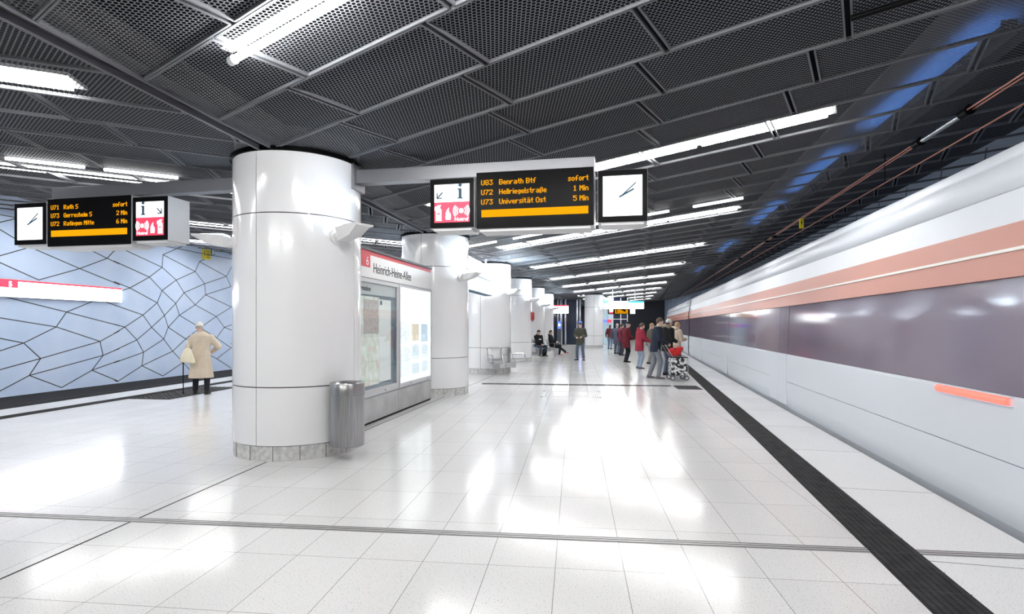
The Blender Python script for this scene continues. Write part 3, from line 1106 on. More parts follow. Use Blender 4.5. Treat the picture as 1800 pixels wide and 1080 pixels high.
def make_clock(label, mx, hang=True):
    t = thing('station_clock', label, 'clock')
    t.matrix_world = mx
    w, h, d = 0.56, 0.60, 0.19
    unit_case(t, 0, w, 0, h, d)
    b = MB(); b.box((0.004, -d - 0.008, 0.004), (w - 0.004, -d, h - 0.004)); b.build('bezel', 'black', t, bevel=0.004)
    y = -d - 0.009
    b = MB(); b.box((0.06, y - 0.002, 0.07), (w - 0.06, y, 0.53)); b.build('dial', 'panel white', t)
    y -= 0.003
    b = MB()
    for k in range(12):
        a = R(30 * k)
        disc(b, 0.28 + 0.19 * math.sin(a), 0.30 + 0.19 * math.cos(a), 0.0035, y, 8)
    b.build('hour_mark', 'steel panel', t)
    for nm, ang, l, ww in (('hour_hand', 62, 0.155, 0.019), ('minute_hand', 48, 0.215, 0.013)):
        b = MB()
        dx, dz = math.sin(R(ang)), math.cos(R(ang))
        p0, p1 = (0.27 - dx * 0.03, 0.30 - dz * 0.03), (0.27 + dx * l, 0.30 + dz * l)
        flat(b, [(p0[0] - dz * ww / 2, p0[1] + dx * ww / 2), (p0[0] + dz * ww / 2, p0[1] - dx * ww / 2), (p1[0] + dz * ww / 2, p1[1] - dx * ww / 2), (p1[0] - dz * ww / 2, p1[1] + dx * ww / 2)], y)
        b.build(nm, 'ink blue', t)
        y -= 0.0025
    return t


beam_d = Vector((math.cos(R(-4.6)), math.sin(R(-4.6)), 0))       # from the column towards the train
beam_o = Vector((-3.5, 6.9, 0))
beam_rot = Matrix.Rotation(R(-4.6), 4, 'Z')
for side, a, c, lab in ((1, 0.74, 3.75, 'brushed steel beam from the nearest column over the train-side signs'), (-1, -0.78, -3.98, 'grey steel beam from the nearest column over the wall-side signs')):
    t = thing('sign_beam', lab, 'beam', beam_o + beam_d * a + Vector((0, 0, 3.48)), R(-4.6))
    b = MB()
    x0, x1 = sorted((0, c - a))
    b.box((x0, -0.08, -0.085), (x1, 0.08, 0.085))
    b.build('beam', 'beam steel', t, bevel=0.004)
    b = MB()
    xx = -0.03 if side > 0 else -0.01
    b.box((xx, -0.16, -0.17), (xx + 0.04, 0.16, 0.17))
    b.build('mounting_plate', 'beam steel', t, bevel=0.004)


def on_beam(a, z):
    p = beam_o + beam_d * a
    return Matrix.Translation((p.x, p.y, z)) @ beam_rot


make_info_unit('lit sign with white arrow and red alarm panel, right of the nearest column', on_beam(1.77, 2.76), False)
make_display('black display with amber text, first line U83 Benrath Btf', on_beam(2.35, 2.735), [('U83', 'Benrath Btf', 'sofort'), ('U72', 'Hellriegelstra\u00dfe', '1 Min'), ('U73', 'Universit\u00e4t Ost', '5 Min')])
make_clock('square lit station clock at the train end of the sign row', on_beam(3.79, 2.76))
make_clock('square lit station clock at the blue wall end of the sign row', on_beam(-4.49, 2.735))
make_display('black display with amber text, first line U71 Rath S', on_beam(-3.91, 2.695), [('U71', 'Rath S', 'sofort'), ('U73', 'Gerresheim S', '2 Min'), ('U72', 'Ratingen Mitte', '6 Min')])
make_info_unit('lit sign with white arrow and red alarm panel, left of the nearest column', on_beam(-2.49, 2.735), True)

# ------------------------------------------------------------------ lit station signs
t = thing('station_sign', 'long lit white sign with red exit tag on the blue wall', 'sign')
t.matrix_world = wall_mx
SX = 0.10
b = MB(); b.box((0.0, -4.2, 2.28), (SX, 3.36, 2.70)); b.build('light_box', 'sign white strong', t)
b = MB(); b.box((SX, -4.2, 2.655), (SX + 0.006, 3.36, 2.70)); b.build('red_stripe', 'sign red lit', t)
b = MB(); b.box((SX, -1.2, 2.50), (SX + 0.006, 0.33, 2.655)); b.build('exit_tag', 'sign red lit', t)
smx = T(SX + 0.008, 0, 0) @ Matrix.Rotation(R(90), 4, 'Z')
lettering('Ausgang', 0.10, 'sign white', t, smx @ T(-0.46, 0, 2.575))
lettering('5', 0.17, 'sign white', t, smx @ T(0.10, 0, 2.53), bold=0.003)
b = MB(); b.box((0.0, -4.22, 2.70), (SX + 0.01, 3.38, 2.712)); b.box((0.0, -4.22, 2.27), (SX, 3.38, 2.28)); b.build('frame', 'sign case', t)

# hanging lit sign between second and third column
sg = thing('hanging_sign', 'white lit two-row hanging sign between the second and third columns', 'sign', (-2.93, 13.5, 0), R(90) - R(2.6))
b = MB(); b.box((0, -0.1, 3.02), (4.0, 0.1, 3.44)); b.build('upper_light_box', 'sign white', sg)
b = MB(); b.box((0, -0.1, 2.56), (4.0, 0.1, 2.97)); b.build('lower_light_box', 'sign white', sg)
b = MB(); b.box((-0.03, -0.09, 2.97), (4.0, 0.09, 3.02)); b.box((-0.03, -0.11, 2.53), (4.03, 0.11, 2.56)); b.build('frame', 'ink blue', sg)
for x in (0.4, 3.6):
    b = MB()
    b.tube([(x, 0, 3.44), (x, 0, 3.68)], 0.03, 10)
    b.build('hanger', 'white paint', sg)

p = spot(963, 38.5)
sg = thing('hanging_sign', 'lit white sign with red top edge hanging beyond the sixth column', 'sign', p, YAW)
b = MB(); b.box((0, -0.08, 2.45), (1.43, 0.08, 2.93)); b.build('light_box', 'sign white', sg)
b = MB(); b.box((0, -0.085, 2.93), (1.43, 0.085, 3.02)); b.build('red_stripe', 'sign red lit', sg)
b = MB(); b.tube([(0.95, 0, 3.02), (0.95, 0, 3.72)], 0.03, 8); b.build('hanger', 'dark metal', sg)

p = spot(1063, 36.2)
sg = thing('hanging_sign', 'wide lit white and cyan sign hanging over the far crowd', 'sign', p, YAW)
b = MB(); b.box((0, -0.1, 2.70), (2.54, 0.1, 3.18)); b.build('light_box', 'sign white strong', sg)
b = MB(); b.box((1.5, -0.105, 3.06), (2.55, 0.105, 3.19)); b.box((-0.01, -0.105, 3.06), (0.25, 0.105, 3.19)); b.build('cyan_panel', 'sign cyan lit', sg)
for x in (0.52, 1.98):
    b = MB()
    b.tube([(x, 0, 3.18), (x, 0, 3.95)], 0.035, 8)
    b.build('hanger', 'white paint', sg)
p = spot(1069, 36.2)
sg = thing('departure_display', 'small far departure display under the wide cyan sign', 'departure display', p, YAW)
b = MB(); b.box((0, -0.12, 2.34), (1.76, 0.12, 2.69)); b.build('housing', 'black', sg)
b = MB(); b.box((0.06, -0.13, 2.39), (0.30, -0.12, 2.66)); b.build('info_panel', 'sign white', sg)
b = MB(); b.box((0.06, -0.133, 2.39), (0.30, -0.13, 2.50)); b.build('alarm_panel', 'sign red lit', sg)
b = MB()
for k in range(3):
    b.box((0.42, -0.128, 2.585 - k * 0.062), (0.52, -0.12, 2.625 - k * 0.062))
    b.box((0.58, -0.128, 2.585 - k * 0.062), (0.86 + 0.12 * k, -0.12, 2.625 - k * 0.062))
    b.box((1.12, -0.128, 2.585 - k * 0.062), (1.28, -0.12, 2.625 - k * 0.062))
b.box((0.42, -0.128, 2.385), (1.28, -0.12, 2.43))
b.build('amber_text', 'led amber', sg)
b = MB(); b.box((1.42, -0.13, 2.37), (1.74, -0.12, 2.67)); b.build('clock_face', 'sign white', sg)

# ------------------------------------------------------------------ far end: dark glass screen with steel posts, glass lift
p = spot(958, 44.0)
sc_ = thing('glass_screen', 'dark glass escalator screen with polished steel posts at the platform end', 'screen', p, YAW)
mat('dark glass', (0.015, 0.025, 0.05), rough=0.08, spec=0.6)
b = MB(); b.box((0, 0, 0.05), (2.85, 0.08, 3.66)); b.build('glass_panel', 'dark glass', sc_)
for x, r in ((1.02, 0.06), (1.28, 0.12), (1.62, 0.10), (2.55, 0.09), (2.78, 0.07)):
    b = MB(); b.tube([(x, -0.12, 0.0), (x, -0.12, 3.66)], r, 14); b.build('post', 'chrome', sc_, smooth=True)
b = MB(); b.box((0, -0.06, 0), (2.85, 0.0, 0.07)); b.build('sill', 'steel panel', sc_)
for k, px in enumerate((983, 1020)):
    q = spot(px, 43.5)
    t = thing('call_pillar', ['slim pillar with a blue lit panel left of the standing olive-coated person', 'slim pillar with a blue lit panel behind the standing olive-coated person'][k], 'pillar', q, YAW)
    b = MB(); b.box((-0.13, -0.06, 0), (0.13, 0.06, 1.95)); b.build('pillar_body', 'dark metal', t, bevel=0.01)
    b = MB(); b.box((-0.12, -0.068, 1.35), (0.12, -0.06, 1.93)); b.build('blue_panel', 'sign blue lit', t)
    b = MB(); b.box((-0.07, -0.074, 1.56), (0.07, -0.068, 1.74)); b.build('white_lamp', 'sign white', t)

p = spot(1058, 46.0)
lf = thing('glass_lift', 'white-framed glass lift shaft right of the free-standing column', 'lift', p, YAW)
b = MB()
for x in (0, 0.45, 0.9, 1.55, 2.1):
    b.box((x, 0, 0), (x + 0.06, 0.06, 3.9))
for z in (0.0, 1.0, 2.1, 2.7, 3.3):
    b.box((0, 0.0, z), (2.16, 0.06, z + 0.06))
b.build('frame', 'white paint', lf)
mat('lift glass', (0.45, 0.6, 0.68), rough=0.1, emit=0.25, emit_color=(0.55, 0.8, 0.95))
b = MB(); b.box((0.03, 0.03, 0.05), (0.93, 0.05, 3.9)); b.build('glass_panel', 'lift glass', lf)
b = MB(); b.box((0.93, 0.03, 0.05), (2.13, 0.05, 3.9)); b.build('glass_panel', 'dark glass', lf)
b = MB(); b.box((0.02, -0.05, 1.86), (0.42, 0.0, 2.08)); b.build('blue_sign', 'sign blue lit', lf)
b = MB(); b.box((0.42, -0.05, 1.86), (0.80, 0.0, 2.08)); b.build('red_sign', 'sign red lit', lf)

# red box on the side of the fourth column
x, y = COLS[3]
nx, ny = 0.99, 0.0
t = thing('fire_hose_box', 'narrow dark red box fixed to the side of the fourth column', 'box', (x + nx * (COL_R), y - 0.1, 1.84))
b = MB(); b.box((-0.03, -0.10, 0), (0.13, 0.10, 0.34)); b.build('cabinet', 'red metal', t, bevel=0.01)
b = MB(); b.box((0.02, -0.04, -0.07), (0.08, 0.04, 0)); b.build('nozzle', 'red metal', t)

# yellow warning signs
t = thing('warning_sign', 'small yellow warning sign on the blue wall below the ceiling', 'sign')
t.matrix_world = wall_mx @ T(0.02, 6.95, 4.02)
b = MB(); b.box((0, 0, 0), (0.015, 0.44, 0.36)); b.build('plate', 'yellow sign', t)
b = MB()
b.poly([(0.017, 0.06, 0.18), (0.017, 0.11, 0.33), (0.017, 0.14, 0.33), (0.017, 0.11, 0.21), (0.017, 0.15, 0.21), (0.017, 0.09, 0.04), (0.017, 0.10, 0.17)], 0.002, (1, 0, 0))
for k in range(4):
    b.box((0.0155, 0.2, 0.07 + 0.07 * k), (0.0175, 0.40, 0.095 + 0.07 * k))
b.build('print', 'ink', t)
p = spot(1405, 12.3)
t = thing('warning_sign', 'small yellow warning sign hanging from the train-side overhead wire', 'sign', (p.x, p.y, 3.75), YAW)
b = MB(); b.box((0, 0, 0), (0.10, 0.012, 0.22)); b.build('plate', 'yellow sign', t)
b = MB()
b.poly([(0.03, -0.001, 0.12), (0.05, -0.001, 0.20), (0.07, -0.001, 0.20), (0.055, -0.001, 0.14), (0.075, -0.001, 0.14), (0.04, -0.001, 0.03), (0.05, -0.001, 0.11)], 0.002, (0, -1, 0))
b.build('print', 'ink', t)
b = MB(); b.tube([(0.05, 0.006, 0.22), (0.05, 0.006, 0.30)], 0.006, 6); b.build('hook', 'dark metal', t)

# ------------------------------------------------------------------ overhead wires
d = Vector((math.sin(EDGE_H), math.cos(EDGE_H), 0))
def edge_pt(y, off, z):
    n = Vector((d.y, -d.x, 0))
    p = Vector((edge_x(y), y, 0)) + n * off
    return Vector((p.x, p.y, z))
ow = thing('overhead_wire', 'twin copper overhead contact wire above the train with a black insulator', 'wire', edge_pt(-4, 0.95, 4.05))
o0 = ow.location
for k, off in enumerate((0.0, 0.055)):
    b = MB()
    b.tube([edge_pt(y, 0.95 + off, 4.05) - o0 for y in (-4, 7.0)], 0.010, 6)
    b.tube([edge_pt(y, 0.95 + off, 4.05) - o0 for y in (8.1, 52)], 0.010, 6)
    b.build('contact_wire', 'copper', ow, smooth=True)
b = MB(); b.tube([edge_pt(y, 0.978, 4.05) - o0 for y in (7.0, 8.1)], 0.035, 10); b.build('insulator', 'chrome', ow, smooth=True)
for y in (6.95, 8.05, 15.9, 16.8, 21.0):
    b = MB()
    b.tube([edge_pt(y, 0.978, 4.05) - o0 for y in (y, y + 0.16)], 0.06, 10)
    b.build('clamp', 'black', ow, smooth=True)
t = thing('overhead_wire', 'single lower wire slung beside the twin copper contact wire', 'wire', edge_pt(-4, 1.0, 3.78))
b = MB(); b.tube([edge_pt(y, 1.0, 3.78) - t.location for y in (-4, 52)], 0.009, 6); b.build('contact_wire', 'copper', t, smooth=True)
for y in (9.2, 19, 28, 37):
    b = MB()
    b.tube([edge_pt(y, 1.0, 3.78) - t.location, edge_pt(y, 1.0, ceil_z(edge_pt(y, 1.0, 0))) - t.location], 0.008, 6)
    b.build('dropper', 'black', t, smooth=True)
t = thing('overhead_wire', 'copper overhead wire along the blue wall track', 'wire', (-13.2, -8, 4.12))
b = MB(); b.tube([(0, 0, 0), (0.5, 60, 0)], 0.012, 6); b.build('contact_wire', 'dark metal', t, smooth=True)
for y in (12, 26.5, 40):
    b = MB()
    b.tube([(0.5 * y / 60, y, 0), (0.5 * y / 60, y, 0.25)], 0.012, 6)
    b.build('dropper', 'black', t, smooth=True)

# black conduit clipped under the near ceiling mesh
t = thing('conduit_pipe', 'black conduit pipe clipped under the ceiling mesh over the train edge', 'pipe')
t.matrix_world = RIGHT.m
b = MB(); b.tube([(6.05, 0.62, -0.05), (9.0, 0.62, -0.05)], 0.025, 10); b.build('pipe', 'black', t, smooth=True)
for u in (6.55, 7.8):
    b = MB()
    b.box((u, 0.58, -0.085), (u + 0.05, 0.66, -0.01))
    b.build('clip', 'dark metal', t)

# ------------------------------------------------------------------ floor fittings
t = thing('tactile_strip', 'dark ribbed tactile strip along the train-side platform edge', 'tactile paving', (strip_l(Y0), Y0, 0), -math.atan(0.1158))
L = (Y1 - Y0) / math.cos(math.atan(0.1158)) - 0.2
b = MB()
b.box((0, 0, 0), (0.325, L, 0.004))
for k in range(7):
    x = 0.016 + k * 0.044
    b.box((x, 0, 0.004), (x + 0.027, L, 0.009))
b.mi = 1
for k in range(int(L / 0.295)):
    b.box((0, k * 0.295, 0.0088), (0.325, k * 0.295 + 0.008, 0.0094))
b.build('ribbed_strip', ['tactile', 'joint'], t)
t = thing('tactile_strip', 'dark tactile strip along the blue wall side platform edge', 'tactile paving', (-10.13, Y0, 0), -R(0.6))
b = MB(); b.box((0, 0, 0), (0.31, 73, 0.004))
for k in range(6):
    b.box((0.02 + k * 0.048, 0, 0.004), (0.045 + k * 0.048, 73, 0.009))
b.build('ribbed_strip', 'tactile', t)
def pad(label, loc, rz, w, l):
    t = thing('tactile_pad', label, 'tactile paving', loc, rz)
    b = MB(); b.box((0, 0, 0), (w, l, 0.004))
    b.mi = 1
    nx_, ny_ = int(w / 0.06), int(l / 0.06)
    for i in range(nx_):
        for j in range(ny_):
            if (i + j) % 2 == 0:
                b.box((0.015 + i * 0.06, 0.015 + j * 0.06, 0.004), (0.05 + i * 0.06, 0.05 + j * 0.06, 0.009))
    b.build('studded_plate', ['tactile', 'tactile stud'], t)
pad('dark studded tactile pad beside the train-edge strip, at the end of the slotted floor drain', (2.56, 14.1, 0), R(-1), 0.60, 0.85)
pad('dark studded tactile field beside the old man near the blue wall edge', (-9.55, 10.9, 0), R(-0.6), 0.95, 2.4)

t = thing('floor_drain', 'thin grey triple-line metal channel crossing the whole near floor', 'drain', (-10.6, 4.075, 0), R(0.28))
b = MB(); b.box((0, -0.045, 0), (13.85, 0.045, 0.003)); b.build('channel', 'drain metal', t)
b = MB()
for y in (-0.04, -0.002, 0.034):
    b.box((0, y, 0.003), (13.85, y + 0.006, 0.004))
b.build('slot', 'joint', t)
t = thing('floor_drain', 'dark slotted drain crossing the floor beyond the second column', 'drain', (-2.5, 14.72, 0), R(0.2))
b = MB()
for k in range(15):
    b.box((k * 0.335, 0, 0), (k * 0.335 + 0.322, 0.26, 0.004))
b.build('grate', 'tactile', t)
t = thing('floor_hatch', 'flush rectangular floor hatch with thin metal frame before the drain', 'hatch', (-0.70, 12.30, 0))
b = MB()
for x0, y0, x1, y1 in ((0, 0, 1.25, 0.02), (0, 1.03, 1.25, 1.05), (0, 0, 0.02, 1.05), (1.23, 0, 1.25, 1.05), (0.10, 0.02, 0.112, 1.03), (1.14, 0.02, 1.152, 1.03), (1.19, 0.02, 1.20, 1.03)):
    b.box((x0, y0, 0), (x1, y1, 0.003))
b.build('frame', 'drain metal', t)
for x, y in ((-0.03, -0.03), (1.26, -0.03), (-0.03, 1.06), (1.26, 1.06)):
    b = MB()
    b.lathe([(0.0, 0.004), (0.03, 0.004), (0.03, 0)], 10, (x, y))
    b.build('lifting_point', 'joint', t)
b = MB()
for p0, p1 in (((-3.60, -12), (-3.545, 6.03)), ((-3.16, 7.65), (-2.87, 12.0)), ((-2.80, 13.4), (-2.55, 17.7))):
    b.bar((*p0, 0.001), (*p1, 0.001), 0.014, 0.003)
structure(b.build('trim_5', 'joint'))

# ------------------------------------------------------------------ the train
train = thing('train', 'white light-rail train with dark window band and orange stripe at the platform', 'train')
train.matrix_world = edge_frame
TA, TB = -9.0, 49.0


def skin(profile, y0, y1, name, mt, smooth=False):
    b = MB()
    b.loft([[(x, y0, z) for x, z in profile], [(x, y1, z) for x, z in profile]], close=False, caps=False)
    o = b.build(name, mt, train, smooth=smooth)
    sm = o.modifiers.new('thickness', 'SOLIDIFY')
    sm.thickness = 0.03
    sm.offset = -1
    return o


def arcp(cx, cz, r, a0, a1, n=8):
    return [(cx + r * math.cos(R(a0 + (a1 - a0) * i / n)), cz + r * math.sin(R(a0 + (a1 - a0) * i / n))) for i in range(n + 1)]


gap_y = 27.0
for y0, y1 in ((TA, gap_y - 0.3), (gap_y + 0.3, TB)):
    low = [(0.55, -0.62), (0.30, -0.40), (0.19, -0.18), (0.135, 0.0), (0.11, 0.2), (0.10, 0.4), (0.10, 0.5)]
    skin(low, y0, y1, 'lower_skirt', 'train white')
    skin([(0.10, 0.508), (0.10, 1.0), (0.105, 1.03)], y0, y1, 'lower_body', 'train white')
    skin([(0.118, 1.03), (0.153, 1.96)], y0, y1, 'window_band', 'train glass')
    skin([(0.149, 1.96), (0.165, 2.385)], y0, y1, 'orange_band', 'train orange')
    b = MB()
    b.box((0.112, y0, 2.165), (0.17, y1, 2.19))
    b.build('light_trail_line', 'train light trail', train)  # pale strip paints the trail of the interior light
    skin([(0.160, 2.385), (0.185, 2.66)], y0, y1, 'upper_body', 'train white')
    skin([(0.190, 2.668), (0.225, 2.93)] + arcp(0.385, 2.93, 0.16, 180, 100) + [(0.9, 3.14), (1.5, 3.17), (2.1, 3.14)] + arcp(2.615, 2.93, 0.16, 80, 0) + [(2.88, 2.0), (2.9, 0.4), (2.6, -0.6)], y0, y1, 'roof', 'train white', True)
    b = MB()
    b.box((0.12, y0, 0.495), (0.2, y1, 0.51))
    b.box((0.20, y0, 2.655), (0.26, y1, 2.67))
    b.build('panel_seam', 'train seam', train)
    b = MB()
    b.box((0.30, y0 + 0.02, -0.55), (2.6, y1 - 0.02, -0.2))
    b.box((0.22, y0 + 0.02, -0.2), (2.8, y0 + 0.1, 2.9))
    b.box((0.22, y1 - 0.1, -0.2), (2.8, y1 - 0.02, 2.9))
    b.build('underframe', 'train under', train)
    for yy in (y0 + 3, y0 + 5, y1 - 5, y1 - 3):
        for x in (0.55, 1.95):
            b = MB()
            b.tube([(x, yy, -0.66), (x + 0.12, yy, -0.66)], 0.34, 20)
            b.build('wheel', 'train under', train, smooth=True)
b = MB(); b.box((0.35, gap_y - 0.32, -0.3), (2.6, gap_y + 0.32, 2.85)); b.build('gangway_bellows', 'soft black', train)
# doors: flush sliding leaves, each with its window
for yc in (7.5, 14.5, 21.5, 31.0, 38.0):
    for s_ in (-1, 1):
        ya, yb = sorted((yc + s_ * 0.006, yc + s_ * 0.68))
        b = MB()
        b.box((0.092, ya, 0.05), (0.125, yb, 1.03))
        leaf = b.build('door', 'train white', train)
        b = MB()
        b.loft([[(0.112, ya, 1.035), (0.112, yb, 1.035), (0.14, yb, 1.035), (0.14, ya, 1.035)], [(0.145, ya, 1.95), (0.145, yb, 1.95), (0.17, yb, 1.95), (0.17, ya, 1.95)]])
        b.build('door_window', 'train glass', leaf)
# red tail lamp, its bar lengthened to follow the streak of its light
b = MB()
b.tube([(0.10, 0.35, 0.985), (0.10, 1.38, 0.985)], [0.030, 0.034], 12)
lampo = b.build('marker_lamp', 'lamp red', train, smooth=True)
b = MB(); b.box((0.085, 0.30, 0.945), (0.115, 1.43, 0.952)); b.box((0.085, 0.30, 1.018), (0.115, 1.43, 1.025)); b.build('lamp_bezel', 'train white', lampo)
# red station lamps mirrored in the paint need nothing more; ceiling lamps do that

# ------------------------------------------------------------------ steel platform seats
sp = mat('seat steel', (0.62, 0.63, 0.64), rough=0.35, metal=0.7)


def make_seat(label, loc, rz, reach=0.42):
    """faces local +y"""
    t = thing('platform_seat', label, 'seat', loc, rz, 'perforated steel platform seats')
    w = 0.235
    # pan: slightly dished shell
    prof = [(0.23, 0.425), (0.215, 0.445), (0.10, 0.43), (-0.05, 0.42), (-0.17, 0.43)]
    def shell(prof, name):
        b = MB()
        for dz in (0,):
            rings = []
            for (y, z) in prof:
                rings.append([(x, y, z + 0.012 * (abs(x) / w) ** 3) for x in (-w, -w * .6, -w * .2, w * .2, w * .6, w)])
            b.loft(rings, close=False, caps=False)
        o = b.build(name, 'seat steel', t, smooth=True)
        s = o.modifiers.new('thickness', 'SOLIDIFY')
        s.thickness = 0.008
        return o
    shell(prof, 'seat_pan')
    shell([(-0.18, 0.47), (-0.20, 0.56), (-0.235, 0.70), (-0.27, 0.83), (-0.285, 0.85)], 'backrest')
    b = MB()
    for s in (-1, 1):
        b.tube([(s * (w + 0.015), 0.22, 0.42), (s * (w + 0.015), -0.17, 0.42), (s * (w + 0.015), -0.28, 0.86), (s * (w - 0.03), -0.285, 0.875), (0, -0.285, 0.875)], 0.011, 8)
    b.build('tube_frame', 'chrome', t, smooth=True)
    for s in (-1, 1):
        b = MB()
        x = s * (w + 0.025)
        b.tube([(x, -0.20, 0.64), (x, 0.05, 0.655), (x, 0.17, 0.65), (x, 0.205, 0.60), (x, 0.215, 0.42)], 0.013, 8)
        b.build('armrest', 'chrome', t, smooth=True)
    b = MB()
    b.box((-0.2, -0.20, 0.36), (0.2, -0.06, 0.41))
    b.box((-0.12, -reach, 0.20), (0.12, -0.10, 0.36))
    b.build('support_beam', 'steel panel', t, bevel=0.005)
    return t


def face(dirv):
    return math.atan2(dirv.y, dirv.x) - PI / 2


make_seat('empty steel seat in front of the third column, facing the camera', spot(875, 17.45), face(-FWD * 0.9 + RGT * 0.42))
make_seat('empty steel seat on the train side of the third column, facing the train', spot(912, 18.3), face(RGT))
seat_a = make_seat('steel seat under the man in the black hoodie', spot(947, 28.75), face(-FWD * 0.8 + RGT * 0.5))
seat_b = make_seat('steel seat under the person with crossed legs', spot(970, 29.6), face(RGT * 0.95 - FWD * 0.3), 0.56)
make_seat('empty steel seat behind the person with crossed legs', spot(974, 31.0), face(RGT * 0.88 + FWD * 0.47), 0.78)

# ------------------------------------------------------------------ people
mat('skin', (0.62, 0.40, 0.31), rough=0.55)
mat('skin pale', (0.70, 0.48, 0.40), rough=0.55)
mat('eye', (0.02, 0.015, 0.012), rough=0.2)
mat('lips', (0.45, 0.20, 0.18), rough=0.5)
mat('hair brown', (0.07, 0.04, 0.025), rough=0.6)
mat('hair grey', (0.42, 0.40, 0.38), rough=0.6)
mat('hair blond', (0.34, 0.22, 0.11), rough=0.6)
_cl = {}


def cloth(rgb, scale=6):
    k = tuple(rgb)
    if k not in _cl:
        n = 'cloth %.2f %.2f %.2f' % k
        m = mat(n, rgb, rough=0.85, spec=0.2)
        noise_color(m, tuple(c * 0.94 for c in rgb), tuple(min(1, c * 1.05) for c in rgb), scale, 4)
        _cl[k] = n
    return _cl[k]


def ik(a, c, l1, l2, hint):
    a, c, hint = Vector(a), Vector(c), Vector(hint)
    d = c - a
    L = min(d.length, (l1 + l2) * 0.999)
    u = d.normalized()
    c = a + u * L
    x = (l1 * l1 - l2 * l2 + L * L) / (2 * L)
    h = math.sqrt(max(l1 * l1 - x * x, 0))
    p = hint - u * hint.dot(u)
    p = p.normalized() if p.length > 1e-6 else Vector((0, 1, 0))
    return a + u * x + p * h, c


def remeshed(b, name, mt, parent, vox, smooth=2):
    o = b.build(name, mt, parent)
    r = o.modifiers.new('remesh', 'REMESH')
    r.mode = 'VOXEL'
    r.voxel_size = vox
    r.use_smooth_shade = True
    if smooth:
        s = o.modifiers.new('smooth', 'SMOOTH')
        s.iterations = smooth
        s.factor = 0.5
    return o


def cone(b, p, q, r0, r1, n=12):
    p, q = Vector(p), Vector(q)
    b.tube([p, p.lerp(q, 0.5), q], [r0, (r0 + r1) / 2, r1], n)
    b.ball(p, r0, seg=12, rings=8)
    b.ball(q, r1, seg=12, rings=8)


